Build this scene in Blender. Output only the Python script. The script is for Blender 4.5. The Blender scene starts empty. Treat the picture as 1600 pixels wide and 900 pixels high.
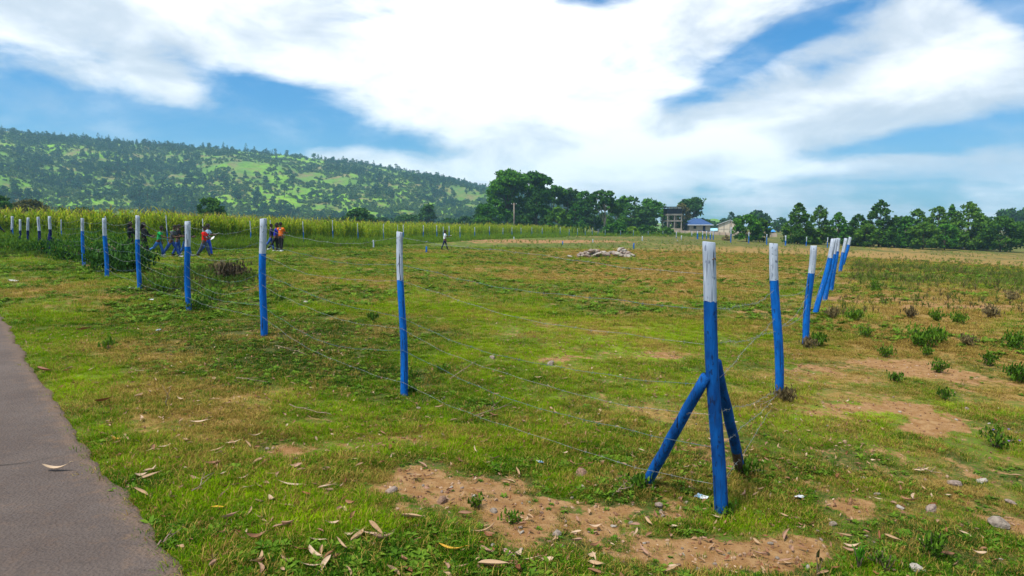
import bpy, bmesh, math, random
import numpy as np
from mathutils import Vector, Matrix

scene = bpy.context.scene
COL = scene.collection
R = math.radians
F = 1000.0                      # focal length in photo pixels (1600 wide)
CAM = np.array([0.0, 0.0, 1.65])
PITCH = math.atan(98.0 / F)

# ------------------------------------------------------------------ camera
cam_d = bpy.data.cameras.new('camera')
cam_d.sensor_width = 36.0
cam_d.lens = 36.0 * F / 1600.0
cam_d.clip_start = 0.1
cam_d.clip_end = 12000.0
cam = bpy.data.objects.new('camera', cam_d)
COL.objects.link(cam)
cam.location = CAM
cam.rotation_euler = (math.pi / 2 - PITCH, 0, 0)
scene.camera = cam

# ------------------------------------------------------------------ colour management
scene.view_settings.view_transform = 'Standard'
scene.view_settings.look = 'None'
scene.view_settings.exposure = 0.84
scene.view_settings.gamma = 1.0
scene.cycles.max_bounces = 6
scene.cycles.diffuse_bounces = 3
scene.cycles.glossy_bounces = 2
scene.cycles.transmission_bounces = 4
scene.cycles.volume_bounces = 1
scene.cycles.transparent_max_bounces = 8
scene.cycles.sample_clamp_indirect = 6.0


# ------------------------------------------------------------------ node helper
class NT:
    def __init__(s, nt):
        s.nt = nt

    def n(s, t, props=None, ins=None):
        nd = s.nt.nodes.new(t)
        for k, v in (props or {}).items():
            setattr(nd, k, v)
        for k, v in (ins or {}).items():
            s.put(nd.inputs[k], v)
        return nd

    def put(s, sock, v):
        if isinstance(v, bpy.types.NodeSocket):
            s.nt.links.new(v, sock)
        elif v is not None:
            if sock.type == 'RGBA' and isinstance(v, (tuple, list)) and len(v) == 3:
                v = (*v, 1.0)
            sock.default_value = v

    def m(s, op, a, b=None, c=None, clamp=False):
        nd = s.n('ShaderNodeMath', {'operation': op, 'use_clamp': clamp})
        s.put(nd.inputs[0], a)
        if b is not None: s.put(nd.inputs[1], b)
        if c is not None: s.put(nd.inputs[2], c)
        return nd.outputs[0]

    def mix(s, f, a, b, blend='MIX'):
        nd = s.n('ShaderNodeMix', {'data_type': 'RGBA', 'blend_type': blend, 'clamp_factor': True})
        s.put(nd.inputs[0], f); s.put(nd.inputs[6], a); s.put(nd.inputs[7], b)
        return nd.outputs[2]

    def noise(s, vec, scale, detail=3.0, rough=0.55, dist=0.0, col=False):
        nd = s.n('ShaderNodeTexNoise', None, {'Scale': scale, 'Detail': detail, 'Roughness': rough, 'Distortion': dist})
        if vec is not None: s.put(nd.inputs['Vector'], vec)
        return nd.outputs[1 if col else 0]

    def ramp(s, f, stops, interp='LINEAR'):
        nd = s.n('ShaderNodeValToRGB')
        cr = nd.color_ramp
        cr.interpolation = interp
        while len(cr.elements) < len(stops): cr.elements.new(0.5)
        for e, (p, c) in zip(cr.elements, stops):
            e.position = p
            e.color = (c, c, c, 1) if not isinstance(c, (tuple, list)) else (*c, 1)
        s.put(nd.inputs[0], f)
        return nd.outputs[0]

    def step(s, x, lo, hi):
        nd = s.n('ShaderNodeMapRange', {'interpolation_type': 'SMOOTHSTEP'})
        s.put(nd.inputs[0], x)
        s.put(nd.inputs[1], lo); s.put(nd.inputs[2], hi)
        return nd.outputs[0]

    def scale(s, vec, xyz):
        nd = s.n('ShaderNodeMapping')
        s.put(nd.inputs['Vector'], vec)
        nd.inputs['Scale'].default_value = xyz
        return nd.outputs[0]

    def attr(s, name, inst=False):
        nd = s.n('ShaderNodeAttribute', {'attribute_name': name, 'attribute_type': 'INSTANCER' if inst else 'GEOMETRY'})
        return nd.outputs['Fac']


def new_mat(name):
    m = bpy.data.materials.new(name)
    m.use_nodes = True
    nt = m.node_tree
    nt.nodes.clear()
    out = nt.nodes.new('ShaderNodeOutputMaterial')
    return m, NT(nt), out


def finish(t, out, base, rough=0.85, bump=None, bump_d=0.01, bump_s=0.6, spec=0.25, transl=0.0, tcol=None, metal=0.0):
    p = t.n('ShaderNodeBsdfPrincipled')
    t.put(p.inputs['Base Color'], base)
    t.put(p.inputs['Roughness'], rough)
    t.put(p.inputs['Metallic'], metal)
    p.inputs['Specular IOR Level'].default_value = spec
    if bump is not None:
        b = t.n('ShaderNodeBump', None, {'Strength': bump_s, 'Distance': bump_d})
        t.put(b.inputs['Height'], bump)
        t.nt.links.new(b.outputs[0], p.inputs['Normal'])
    sh = p.outputs[0]
    if transl > 0:
        tr = t.n('ShaderNodeBsdfTranslucent')
        t.put(tr.inputs[0], tcol if tcol is not None else base)
        mx = t.n('ShaderNodeMixShader', None, {0: transl})
        t.nt.links.new(sh, mx.inputs[1]); t.nt.links.new(tr.outputs[0], mx.inputs[2])
        sh = mx.outputs[0]
    t.nt.links.new(sh, out.inputs[0])


def simple_mat(name, c1, c2=None, scale=8.0, rough=0.8, bump=0.0, spec=0.25, metal=0.0, stretch=(1, 1, 1), detail=4.0):
    m, t, out = new_mat(name)
    tc = t.n('ShaderNodeTexCoord').outputs['Object']
    v = t.scale(tc, stretch)
    nz = t.noise(v, scale, detail, 0.6)
    c2 = c2 or tuple(x * 0.7 for x in c1)
    base = t.mix(t.step(nz, 0.35, 0.68), c1, c2)
    finish(t, out, base, rough, nz if bump else None, bump, 0.7, spec, metal=metal)
    return m


# ------------------------------------------------------------------ pixel rays (placement only)
def ray(u, v):
    xc = (u - 800.0) / F
    yc = (450.0 - v) / F
    c, s_ = math.cos(PITCH), math.sin(PITCH)
    return np.array([xc, c + s_ * yc, -s_ + c * yc])


def Pd(u, v, d):
    r = ray(u, v)
    return CAM + r * (d / r[1])


def azel(u, v):
    r = ray(u, v)
    return math.atan2(r[0], r[1]), math.atan2(r[2], math.hypot(r[0], r[1]))


# ------------------------------------------------------------------ sky and sun
SUN_EL, SUN_AZ = R(62), R(-128)
world = bpy.data.worlds.new('World')
scene.world = world
world.use_nodes = True
wt = NT(world.node_tree)
world.node_tree.nodes.clear()
wout = wt.n('ShaderNodeOutputWorld')
skyn = wt.n('ShaderNodeTexSky', {'sky_type': 'NISHITA', 'sun_disc': False})
skyn.sun_elevation = SUN_EL
skyn.sun_rotation = SUN_AZ
skyn.air_density = 1.3
skyn.dust_density = 0.6
skyn.ozone_density = 2.0
gen = wt.n('ShaderNodeTexCoord').outputs['Generated']
sep = wt.n('ShaderNodeSeparateXYZ', None, {0: gen})
dx, dy, dz = sep.outputs
az = wt.m('ARCTAN2', dx, dy)
el = wt.m('ARCSINE', dz)


def sblob(u, v, su, sv, amp, tilt=0.0):
    """soft patch of thicker (amp>0) or thinner (amp<0) cloud at a direction of the sky"""
    a0, e0 = azel(u, v)
    sa, se = su / F, sv / F
    da = wt.m('SUBTRACT', az, a0)
    de = wt.m('SUBTRACT', el, e0)
    if tilt:
        de = wt.m('SUBTRACT', de, wt.m('MULTIPLY', da, tilt))
    q = wt.m('ADD', wt.m('POWER', wt.m('DIVIDE', da, sa), 2.0), wt.m('POWER', wt.m('DIVIDE', de, se), 2.0))
    return wt.m('MULTIPLY', wt.m('EXPONENT', wt.m('MULTIPLY', q, -1.0)), amp)


def addall(lst):
    r = lst[0]
    for x in lst[1:]: r = wt.m('ADD', r, x)
    return r


# cloud deck: noise over a flat layer seen in perspective, and softer noise by direction
dzp = wt.m('ADD', wt.m('MAXIMUM', dz, 0.0), 0.16)
deck = wt.n('ShaderNodeCombineXYZ', None, {0: wt.m('DIVIDE', dx, dzp), 1: wt.m('DIVIDE', dy, dzp), 2: 0.37}).outputs[0]
n1 = wt.noise(wt.scale(deck, (0.7, 1.0, 1)), 1.4, 10.0, 0.58, 0.3)
n2 = wt.noise(wt.scale(gen, (2.2, 2.2, 5.2)), 2.8, 10.0, 0.60, 0.25)
nn = wt.m('ADD', 0.03, wt.m('ADD', wt.m('MULTIPLY', n1, 0.45), wt.m('MULTIPLY', n2, 0.65)))
nn = wt.m('ADD', 0.5, wt.m('MULTIPLY', wt.m('SUBTRACT', nn, 0.575), 2.3))
bias = addall([
    sblob(0, 165, 300, 34, -0.62), sblob(430, 150, 120, 28, -0.55, -0.15), sblob(430, 205, 120, 16, -0.2), sblob(255, 128, 50, 22, 0.3, -0.4), sblob(170, 195, 400, 22, -0.30),
    sblob(190, 55, 130, 26, -0.09), sblob(60, 50, 130, 40, 0.14), sblob(270, 125, 60, 22, 0.20, -0.5),
    sblob(1200, 74, 100, 26, -0.55, 0.42), sblob(1110, 130, 60, 22, -0.25, 0.5), sblob(1380, 75, 150, 16, -0.26, 0.15), sblob(1590, 8, 60, 36, -0.75, -0.6),
    sblob(1430, 222, 170, 14, -0.50, 0.10), sblob(1590, 200, 110, 20, -0.25, 0.15), sblob(1280, 285, 300, 12, -0.17, 0.03),
    sblob(1500, 305, 260, 20, -0.20), sblob(930, 0, 70, 12, -0.22), sblob(640, 228, 110, 12, -0.16, -0.1),
    sblob(1000, 285, 220, 26, 0.30), sblob(590, 250, 120, 20, 0.26, -0.2), sblob(1180, 235, 140, 22, 0.2), sblob(740, 90, 280, 120, 0.45), sblob(1330, 140, 230, 30, 0.22, 0.2),
    sblob(930, 200, 200, 70, 0.14), sblob(1440, 45, 120, 36, 0.34, 0.1), sblob(1060, 30, 120, 50, 0.22), sblob(1130, 200, 300, 40, 0.22, 0.1), sblob(1000, 280, 300, 30, 0.12), sblob(1500, 150, 160, 24, 0.16, 0.15), sblob(1560, 262, 180, 10, 0.16), sblob(1350, 255, 120, 10, 0.14, 0.05), sblob(100, 15, 340, 40, 0.22), sblob(420, 60, 160, 40, 0.15, -0.3), sblob(1120, 240, 90, 18, 0.10)])
dens = wt.m('ADD', nn, bias)
mask = wt.m('MAXIMUM', wt.step(dens, 0.12, 0.74), wt.m('MULTIPLY', wt.step(n2, 0.38, 0.70), 0.34))
tint = wt.mix(wt.step(dz, 0.0, 0.30), (0.20, 0.44, 0.76), (0.075, 0.42, 0.74))
blue = wt.mix(1.0, skyn.outputs[0], tint, 'MULTIPLY')
SKY_STRENGTH = 0.10
# cloud light: brighter in placed patches and by noise, grey-blue elsewhere
bright = addall([sblob(740, 80, 280, 130, 1.0), sblob(960, 120, 130, 70, 0.3), sblob(1330, 148, 240, 24, 0.50, 0.2), sblob(40, 55, 90, 40, 0.35), sblob(1080, 228, 130, 14, 0.35), sblob(1290, 262, 80, 8, .3), sblob(150, 120, 60, 20, .1), sblob(980, 270, 200, 40, 0.45), sblob(620, 235, 110, 20, 0.3, -0.2), sblob(1180, 270, 90, 10, .35),
                 sblob(540, 185, 60, 14, 0.15), sblob(1040, 225, 80, 18, 0.18)])
sh1 = wt.noise(wt.scale(gen, (2.0, 2.0, 4.6)), 3.2, 10.0, 0.56, 0.3)
lum = wt.m('ADD', wt.m('ADD', 0.24, wt.m('MULTIPLY', wt.m('SUBTRACT', sh1, 0.5), 2.6)), bright)
lum = wt.m('MAXIMUM', lum, 0.0)
cloud = wt.mix(wt.step(lum, 0.05, 1.0), (3.9, 4.35, 4.95), (7.6, 7.65, 7.75))
skycol = wt.mix(mask, blue, cloud)
bg = wt.n('ShaderNodeBackground', None, {'Color': skycol, 'Strength': SKY_STRENGTH})
world.node_tree.links.new(bg.outputs[0], wout.inputs[0])
world.cycles.sampling_method = 'MANUAL'
world.cycles.sample_map_resolution = 512

sun_d = bpy.data.lights.new('sun', 'SUN')
sun_d.energy = 3.4
sun_d.angle = R(11)
sun_d.color = (1.0, 0.95, 0.86)
sun = bpy.data.objects.new('sun', sun_d)
COL.objects.link(sun)
sv_ = Vector((math.sin(SUN_AZ) * math.cos(SUN_EL), math.cos(SUN_AZ) * math.cos(SUN_EL), math.sin(SUN_EL)))
sun.rotation_euler = sv_.to_track_quat('Z', 'Y').to_euler()


# ------------------------------------------------------------------ object helpers
def tag(o, label=None, cat=None, group=None, kind=None):
    if label: o['label'] = label
    if cat: o['category'] = cat
    if group: o['group'] = group
    if kind: o['kind'] = kind
    return o


def empty(name, loc=(0, 0, 0), rz=0.0):
    o = bpy.data.objects.new(name, None)
    o.empty_display_size = 0.2
    COL.objects.link(o)
    o.location = loc
    o.rotation_euler = (0, 0, rz)
    return o


def mesh_obj(name, me, parent=None, loc=None, rot=None):
    o = bpy.data.objects.new(name, me)
    COL.objects.link(o)
    if parent: o.parent = parent
    if loc is not None: o.location = loc
    if rot is not None: o.rotation_euler = rot
    return o


def mesh_np(name, v, f, mats, mi=None, smooth=False):
    """v (n,3) array, f (m,k) int array of equal-sized faces"""
    v = np.asarray(v, dtype=np.float32); f = np.asarray(f, dtype=np.int32)
    me = bpy.data.meshes.new(name)
    k = f.shape[1]
    me.vertices.add(len(v)); me.vertices.foreach_set('co', v.ravel())
    me.loops.add(f.size); me.loops.foreach_set('vertex_index', f.ravel())
    me.polygons.add(len(f)); me.polygons.foreach_set('loop_start', np.arange(0, f.size, k, dtype=np.int32))
    for m in (mats if isinstance(mats, (list, tuple)) else [mats]): me.materials.append(m)
    if mi is not None: me.polygons.foreach_set('material_index', np.asarray(mi, dtype=np.int32))
    if smooth: me.polygons.foreach_set('use_smooth', np.ones(len(f), dtype=bool))
    me.update(calc_edges=True)
    return me


def add_attr(me, name, arr):
    a = me.attributes.new(name, 'FLOAT', 'POINT')
    a.data.foreach_set('value', np.asarray(arr, dtype=np.float32))


class MB:
    """collects shapes into one mesh"""
    def __init__(s):
        s.v = []; s.f = []; s.m = []

    def add(s, vs, fs, mi=0):
        o = len(s.v)
        s.v += [tuple(map(float, p)) for p in vs]
        s.f += [tuple(int(i) + o for i in q) for q in fs]
        s.m += [mi] * len(fs)

    def box(s, c, size, mi=0, rz=0.0, jit=0.0):
        hx, hy, hz = size[0] / 2, size[1] / 2, size[2] / 2
        cs, sn = math.cos(rz), math.sin(rz)
        vs = []
        for z in (-hz, hz):
            for x, y in ((-hx, -hy), (hx, -hy), (hx, hy), (-hx, hy)):
                vs.append((c[0] + x * cs - y * sn, c[1] + x * sn + y * cs, c[2] + z))
        s.add(vs, [(3, 2, 1, 0), (4, 5, 6, 7), (0, 1, 5, 4), (1, 2, 6, 5), (2, 3, 7, 6), (3, 0, 4, 7)], mi)

    def tube(s, pts, rad, seg=6, mi=0, cap=True):
        pts = [Vector(p) for p in pts]
        n = len(pts)
        if not hasattr(rad, '__len__'): rad = [rad] * n
        vs, fs = [], []
        up = None
        for i, p in enumerate(pts):
            d = (pts[min(i + 1, n - 1)] - pts[max(i - 1, 0)])
            if d.length < 1e-9: d = Vector((0, 0, 1))
            d.normalize()
            if up is None:
                up = Vector((1, 0, 0)) if abs(d.x) < 0.8 else Vector((0, 1, 0))
            a = (up - d * up.dot(d)).normalized()
            b = d.cross(a)
            up = a
            for k in range(seg):
                t = 2 * math.pi * k / seg
                vs.append(p + (a * math.cos(t) + b * math.sin(t)) * rad[i])
        for i in range(n - 1):
            for k in range(seg):
                k2 = (k + 1) % seg
                fs.append((i * seg + k, i * seg + k2, (i + 1) * seg + k2, (i + 1) * seg + k))
        if cap:
            fs.append(tuple(range(seg - 1, -1, -1)))
            fs.append(tuple(range((n - 1) * seg, n * seg)))
        s.add(vs, fs, mi)

    def build(s, name, mats, parent=None, smooth=False, loc=None):
        me = s.mesh(name, mats, smooth)
        return mesh_obj(name, me, parent, loc)

    def mesh(s, name, mats, smooth=False):
        me = bpy.data.meshes.new(name)
        me.from_pydata(s.v, [], s.f)
        for m in (mats if isinstance(mats, (list, tuple)) else [mats]): me.materials.append(m)
        me.polygons.foreach_set('material_index', np.array(s.m, dtype=np.int32))
        if smooth: me.polygons.foreach_set('use_smooth', np.ones(len(s.f), dtype=bool))
        me.update()
        return me


def copy_tree(o, parent=None, loc=None, rz=None, sc=None):
    c = o.copy()
    COL.objects.link(c)
    c.parent = parent
    if loc is not None: c.location = loc
    if rz is not None: c.rotation_euler = (0, 0, rz)
    if sc is not None: c.scale = sc if hasattr(sc, '__len__') else (sc, sc, sc)
    for ch in list(o.children): copy_tree(ch, c)
    return c


# ------------------------------------------------------------------ numpy noise
def _hash(ix, iy, seed):
    h = (ix.astype(np.int64) * 374761393 + iy.astype(np.int64) * 668265263 + seed * 974634541) & 0xFFFFFFFF
    h = ((h ^ (h >> 13)) * 1274126177) & 0xFFFFFFFF
    h = h ^ (h >> 16)
    return (h & 0xFFFFFF) / float(0xFFFFFF)


def vnoise(x, y, seed=0):
    ix = np.floor(x); iy = np.floor(y)
    fx = x - ix; fy = y - iy
    fx = fx * fx * (3 - 2 * fx); fy = fy * fy * (3 - 2 * fy)
    a = _hash(ix, iy, seed); b = _hash(ix + 1, iy, seed)
    c = _hash(ix, iy + 1, seed); d = _hash(ix + 1, iy + 1, seed)
    return (a * (1 - fx) + b * fx) * (1 - fy) + (c * (1 - fx) + d * fx) * fy


def fbm(x, y, s, seed=0, oct=4):
    """fractal noise in -1..1 with feature size s metres"""
    r = np.zeros_like(x, dtype=float); a = 0.5; t = 0.0
    for i in range(oct):
        r += a * (vnoise(x / s + 17.3 * i, y / s - 9.1 * i, seed + i) * 2 - 1)
        t += a
        a *= 0.52; s /= 2.03
    return r / t


# ------------------------------------------------------------------ terrain
_cp = [(*Pd(1126, 802, 4.28),), Pd(632, 622, 6.95), Pd(411, 527, 9.73), Pd(294, 483, 13.1), Pd(217, 452, 15.65), Pd(167, 432, 19.6),
       Pd(131, 415, 24), Pd(78, 400, 29), Pd(1218, 622, 7.44), Pd(1257, 542, 11.4), Pd(1275, 493, 14.75), Pd(1290, 472, 18), Pd(1300, 452, 22.5),
       Pd(1313, 423, 30), Pd(1318, 412, 36), Pd(247, 402, 34), Pd(430, 393, 39.5), Pd(695, 390, 56), Pd(945, 402, 46), Pd(800, 374, 92),
       Pd(1000, 368, 150), Pd(1090, 364, 220), Pd(1140, 366, 240), Pd(1141, 379, 112), Pd(1240, 382, 118), Pd(1590, 393, 125),
       Pd(1500, 365, 330), Pd(1200, 361, 330), Pd(60, 390, 34) + np.array([0, 0, 0.0])]
_cp += [np.array(p, float) for p in [(-1.5, 3, 0), (-9.6, 12, 0.0), (-4, 2, 0), (-8, 8, 0), (0, 0, 0), (1.2, 0.5, -.03), (-4, -5, 0), (3, -5, -0.1),
        (-22, 18, .1), (3.0, 3.6, -.36), (6, 3, -.6), (-60, 60, .5), (-34, 42, .45), (-100, 200, 0), (0, 500, -2), (-500, 500, -1), (500, 500, -6), (400, 0, -6),
        (-400, 0, 1.5), (0, -400, 0), (0, 2500, -4), (2500, 2500, -12), (-2500, 2500, -2), (-2500, -2500, 0), (2500, -2500, -8), (40, 20, -1.1)]]
_cp = np.array(_cp)


def _warp(x, y):
    r = np.hypot(x, y) + 1e-9
    k = np.arcsinh(r / 8.0) / r
    return x * k, y * k


_wx, _wy = _warp(_cp[:, 0], _cp[:, 1])


def _tpsk(r2):
    return np.where(r2 > 1e-12, r2 * np.log(np.maximum(r2, 1e-12)), 0.0)


_n = len(_cp)
_K = _tpsk((_wx[:, None] - _wx[None]) ** 2 + (_wy[:, None] - _wy[None]) ** 2) + np.eye(_n) * 0.002
_Pm = np.stack([np.ones(_n), _wx, _wy], 1)
_A = np.block([[_K, _Pm], [_Pm.T, np.zeros((3, 3))]])
_sol = np.linalg.solve(_A, np.concatenate([_cp[:, 2], np.zeros(3)]))

# the path: a straight strip of asphalt along the verge
PE0 = np.array([-1.66, 3.0]); PDIR = np.array([-0.665, 0.747]); PDIR /= np.linalg.norm(PDIR)
PN = np.array([-PDIR[1], PDIR[0]])           # to the left, into the path
PW = 4.2


def path_dist(x, y):
    """signed distance into the path from its right edge (positive on asphalt)"""
    return (x - PE0[0]) * PN[0] + (y - PE0[1]) * PN[1]


def sstep(x, a, b):
    t = np.clip((x - a) / (b - a), 0, 1)
    return t * t * (3 - 2 * t)


def terrain0(x, y):
    x = np.asarray(x, float); y = np.asarray(y, float)
    wx, wy = _warp(x, y)
    z = _sol[_n] + _sol[_n + 1] * wx + _sol[_n + 2] * wy
    for i in range(_n):
        z = z + _sol[i] * _tpsk((wx - _wx[i]) ** 2 + (wy - _wy[i]) ** 2)
    return z


def terrain(x, y):
    x = np.asarray(x, float); y = np.asarray(y, float)
    z = terrain0(x, y)
    r = np.hypot(x, y)
    far = 1 / (1 + (r / 60) ** 2)
    b = fbm(x, y, 1.7, 5, 4) * 0.035 + fbm(x, y, 0.28, 9, 3) * 0.014 * far + fbm(x, y, 9, 3, 3) * 0.06
    pd = path_dist(x, y)
    onp = sstep(pd, -0.5, 0.05) * (1 - sstep(pd, PW - 0.05, PW + 0.5))
    b = b * (1 - onp) - 0.02 * sstep(pd, -0.06, 0.06) * (1 - sstep(pd, PW - 0.06, PW + 0.06))
    return z + b


def tz(x, y):
    return float(terrain(np.array([x]), np.array([y]))[0])


def Pg(u, v):
    """where the sight line of a pixel meets the ground"""
    r = ray(u, v)
    t = np.geomspace(1.5, 3000, 3000)
    p = CAM[None] + r[None] * t[:, None]
    zz = terrain0(p[:, 0], p[:, 1])
    h = np.nonzero(p[:, 2] < zz)[0]
    i = h[0] if len(h) else len(t) - 1
    x, y = p[i, 0], p[i, 1]
    return np.array([x, y, tz(x, y)])


def Pon(u, d):
    """on the ground at column u, d metres ahead"""
    x = (u - 800.0) / F * d
    return np.array([x, d, tz(x, d)])


def _zone(u, v, ru, rv, a):
    c = Pg(u, v)[:2]
    e1 = (Pg(u + ru, v)[:2] - Pg(u - ru, v)[:2]) / 2
    e2 = (Pg(u, v - rv)[:2] - Pg(u, v + rv)[:2]) / 2
    return c, np.linalg.inv(np.stack([e1, e2], 1)), a


Z_DIRT = [_zone(*z) for z in [(740, 765, 110, 34, 1.1), (880, 812, 140, 40, 1.3), (1060, 862, 170, 26, 1.2), (1235, 858, 60, 22, .9), (640, 745, 50, 20, .5),
          (430, 700, 70, 24, .55), (240, 675, 70, 15, .42), (640, 690, 60, 14, .45), (1320, 798, 60, 22, .62), (1340, 640, 80, 13, .9), (1480, 668, 90, 12, .9), (1390, 580, 130, 16, .75),
          (1540, 600, 90, 25, .6), (1360, 470, 110, 7, .9), (1540, 482, 110, 8, .8), (880, 377, 120, 2.6, 1.1), (790, 376, 60, 2.0, .8), (1000, 485, 140, 10, .45), (1180, 860, 120, 20, .6),
          (1000, 560, 60, 8, .4), (1260, 425, 80, 5, .5), (1180, 520, 40, 8, .5), (330, 680, 60, 10, .4), (1040, 780, 70, 18, .5), (350, 740, 90, 16, .42), (520, 700, 80, 14, .42), (200, 640, 50, 12, .4), (600, 800, 80, 18, .35), (450, 660, 60, 10, .4), (900, 740, 70, 14, .45)]]
Z_DRY = [_zone(*z) for z in [(200, 560, 150, 50, .5), (90, 450, 150, 25, .6), (1470, 510, 280, 75, .85), (1500, 415, 260, 14, .55), (1230, 397, 330, 11, .85), (560, 440, 150, 12, .35),
         (900, 425, 260, 14, .35), (1080, 450, 110, 20, .5), (330, 655, 170, 40, .5), (560, 740, 140, 34, .42), (300, 720, 120, 30, .4), (420, 620, 160, 24, .35), (700, 670, 120, 20, .3), (880, 700, 160, 20, .3), (1480, 720, 150, 40, .3), (950, 395, 160, 5, .4), (690, 393, 160, 4, .5)]]
Z_LIME = [_zone(*z) for z in [(900, 560, 260, 42, .9), (1420, 645, 200, 18, 1.0), (1260, 605, 110, 25, .8), (680, 690, 120, 26, .7), (1000, 515, 220, 16, .8), (760, 480, 150, 14, .5),
          (470, 780, 130, 30, .4), (120, 600, 60, 30, .6), (480, 530, 170, 40, -.9), (300, 440, 110, 28, -.9), (640, 520, 90, 30, -.5), (150, 420, 90, 10, -.8), (1060, 720, 150, 30, -.4),
          (600, 590, 200, 20, -.5), (1500, 850, 150, 50, -.3), (350, 860, 130, 40, -.35)]]


def zones(x, y, Z):
    r = np.zeros_like(x)
    for c, inv, a in Z:
        dx_, dy_ = x - c[0], y - c[1]
        p = inv[0, 0] * dx_ + inv[0, 1] * dy_; q = inv[1, 0] * dx_ + inv[1, 1] * dy_
        r += a * np.exp(-(p * p + q * q))
    return r


def cover(x, y):
    """what grows where: bare soil, dry grass, tint of the green"""
    r = np.hypot(x, y)
    n_a = fbm(x, y, 0.9, 21, 5); n_b = fbm(x, y, 3.1, 31, 4); n_c = fbm(x, y, 0.35, 41, 4)
    global SOFT
    dirt = zones(x, y, Z_DIRT) + n_a * 0.62 + n_b * 0.34 + n_c * 0.30
    SOFT = sstep(dirt, 0.02, 0.52)                # thinning of the turf round the bare spots
    dirt = sstep(dirt + n_c * .42 + fbm(x, y, .12, 45, 2) * .30, 0.18, 1.05)
    dry = zones(x, y, Z_DRY) - 0.17 + fbm(x, y, 0.8, 51, 4) * 0.55 + fbm(x, y, 7, 61, 3) * 0.35 + 0.10 * sstep(r, 12, 50)
    dry = np.clip(dry, 0, 1)
    fr_ = np.clip((y - 40) / 40, 0, 1) * sstep(x - y * .02, -4, 14)
    dry = np.clip(dry + .40 * fr_, 0, 1)
    lime = np.clip(zones(x, y, Z_LIME) * 0.8 + fbm(x, y, 2.2, 71, 4) * 0.68 + fbm(x, y, 0.40, 81, 3) * 0.70, -1, 1) - .25 * fr_
    return dirt, dry, lime

# ------------------------------------------------------------------ shared turf colours
C_LIME = (0.245, 0.375, 0.002); C_MID = (0.098, 0.205, 0.002); C_DEEP = (0.017, 0.066, 0.004)
C_STRAW = (0.31, 0.215, 0.060); C_BROWN = (0.165, 0.088, 0.032); C_SOIL = (0.215, 0.110, 0.040); C_SOIL2 = (0.32, 0.195, 0.090)


def turf_green(t, lime):
    r = t.ramp(t.m('ADD', t.m('MULTIPLY', lime, 0.5), 0.5), [(0.12, C_DEEP), (0.5, C_MID), (0.85, C_LIME)])
    return r


# ------------------------------------------------------------------ ground
def polar_grid(az0, az1, ncols, r0, r1, ratio):
    rr = [r0]
    while rr[-1] < r1: rr.append(rr[-1] * ratio)
    rr = np.array(rr)
    aa = np.linspace(az0, az1, ncols)
    A, RR = np.meshgrid(aa, rr)
    x = (np.sin(A) * RR).ravel(); y = (np.cos(A) * RR).ravel()
    nr, nc = len(rr), ncols
    i = np.arange(nr - 1)[:, None] * nc + np.arange(nc - 1)[None]
    f = np.stack([i, i + 1, i + nc + 1, i + nc], -1).reshape(-1, 4)[:, ::-1]
    return x, y, f, nr, nc


def build_ground():
    m, t, out = new_mat('ground_turf')
    pos = t.n('ShaderNodeNewGeometry').outputs['Position']
    lime, dry, dirt = t.attr('lime'), t.attr('dry'), t.attr('dirt')
    fine = t.noise(pos, 9.0, 8.0, 0.68)
    fine2 = t.noise(pos, 34.0, 6.0, 0.7)
    mid = t.noise(pos, 2.2, 6.0, 0.62)
    far_ = t.noise(t.scale(pos, (0.5, 1.0, 1)), 0.55, 6.0, 0.65)
    lj = t.m('ADD', lime, t.m('MULTIPLY', t.m('SUBTRACT', fine, 0.5), 1.7))
    green = turf_green(t, t.m('SUBTRACT', t.m('MULTIPLY', lj, 0.75), 0.36))
    green = t.mix(t.m('MULTIPLY', t.step(fine2, 0.34, 0.62), 0.80), green, (0.115, 0.080, 0.032))
    straw = t.mix(t.step(fine2, 0.3, 0.7), C_BROWN, C_STRAW)
    dj = t.m('ADD', dry, t.m('MULTIPLY', t.m('ADD', t.m('SUBTRACT', mid, 0.5), t.m('SUBTRACT', fine, 0.5)), 1.3))
    base = t.mix(t.step(dj, 0.40, 0.80), green, straw)
    soil = t.mix(t.step(fine, 0.35, 0.7), C_SOIL, C_SOIL2)
    soil = t.mix(t.step(mid, 0.55, 0.8), soil, C_BROWN)
    sj = t.m('ADD', dirt, t.m('ADD', t.m('MULTIPLY', t.m('SUBTRACT', fine, 0.5), 1.0), t.m('MULTIPLY', t.m('SUBTRACT', fine2, 0.5), 0.8)))
    base = t.mix(t.step(sj, 0.35, 0.65), base, soil)
    base = t.mix(t.m('MULTIPLY', t.step(fine2, 0.40, 0.27), 0.6), base, (0.030, 0.028, 0.012))
    h = t.m('ADD', fine, t.m('MULTIPLY', fine2, 0.6))
    finish(t, out, base, 0.95, h, 0.03, 0.7, 0.1)
    x, y, f, nr, nc = polar_grid(R(-52), R(52), 560, 1.0, 2300, 1.016)
    x2, y2, f2, _, _ = polar_grid(R(52), R(308), 70, 1.0, 2300, 1.10)
    x3 = np.concatenate([x, x2, [0.0]]); y3 = np.concatenate([y, y2, [0.0]])
    z = terrain(x3, y3)
    f = np.concatenate([f, f2 + len(x)])
    me = mesh_np('ground', np.stack([x3, y3, z], 1), f, m, smooth=True)
    dirt_, dry_, lime_ = cover(x3, y3)
    add_attr(me, 'dirt', dirt_); add_attr(me, 'dry', dry_); add_attr(me, 'lime', lime_)
    # small disc that closes the sheet under the camera
    o = mesh_obj('ground', me)
    tag(o, 'uneven field of short grass with bare reddish soil patches', None, None, 'structure')
    return m


M_ground = build_ground()


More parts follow.
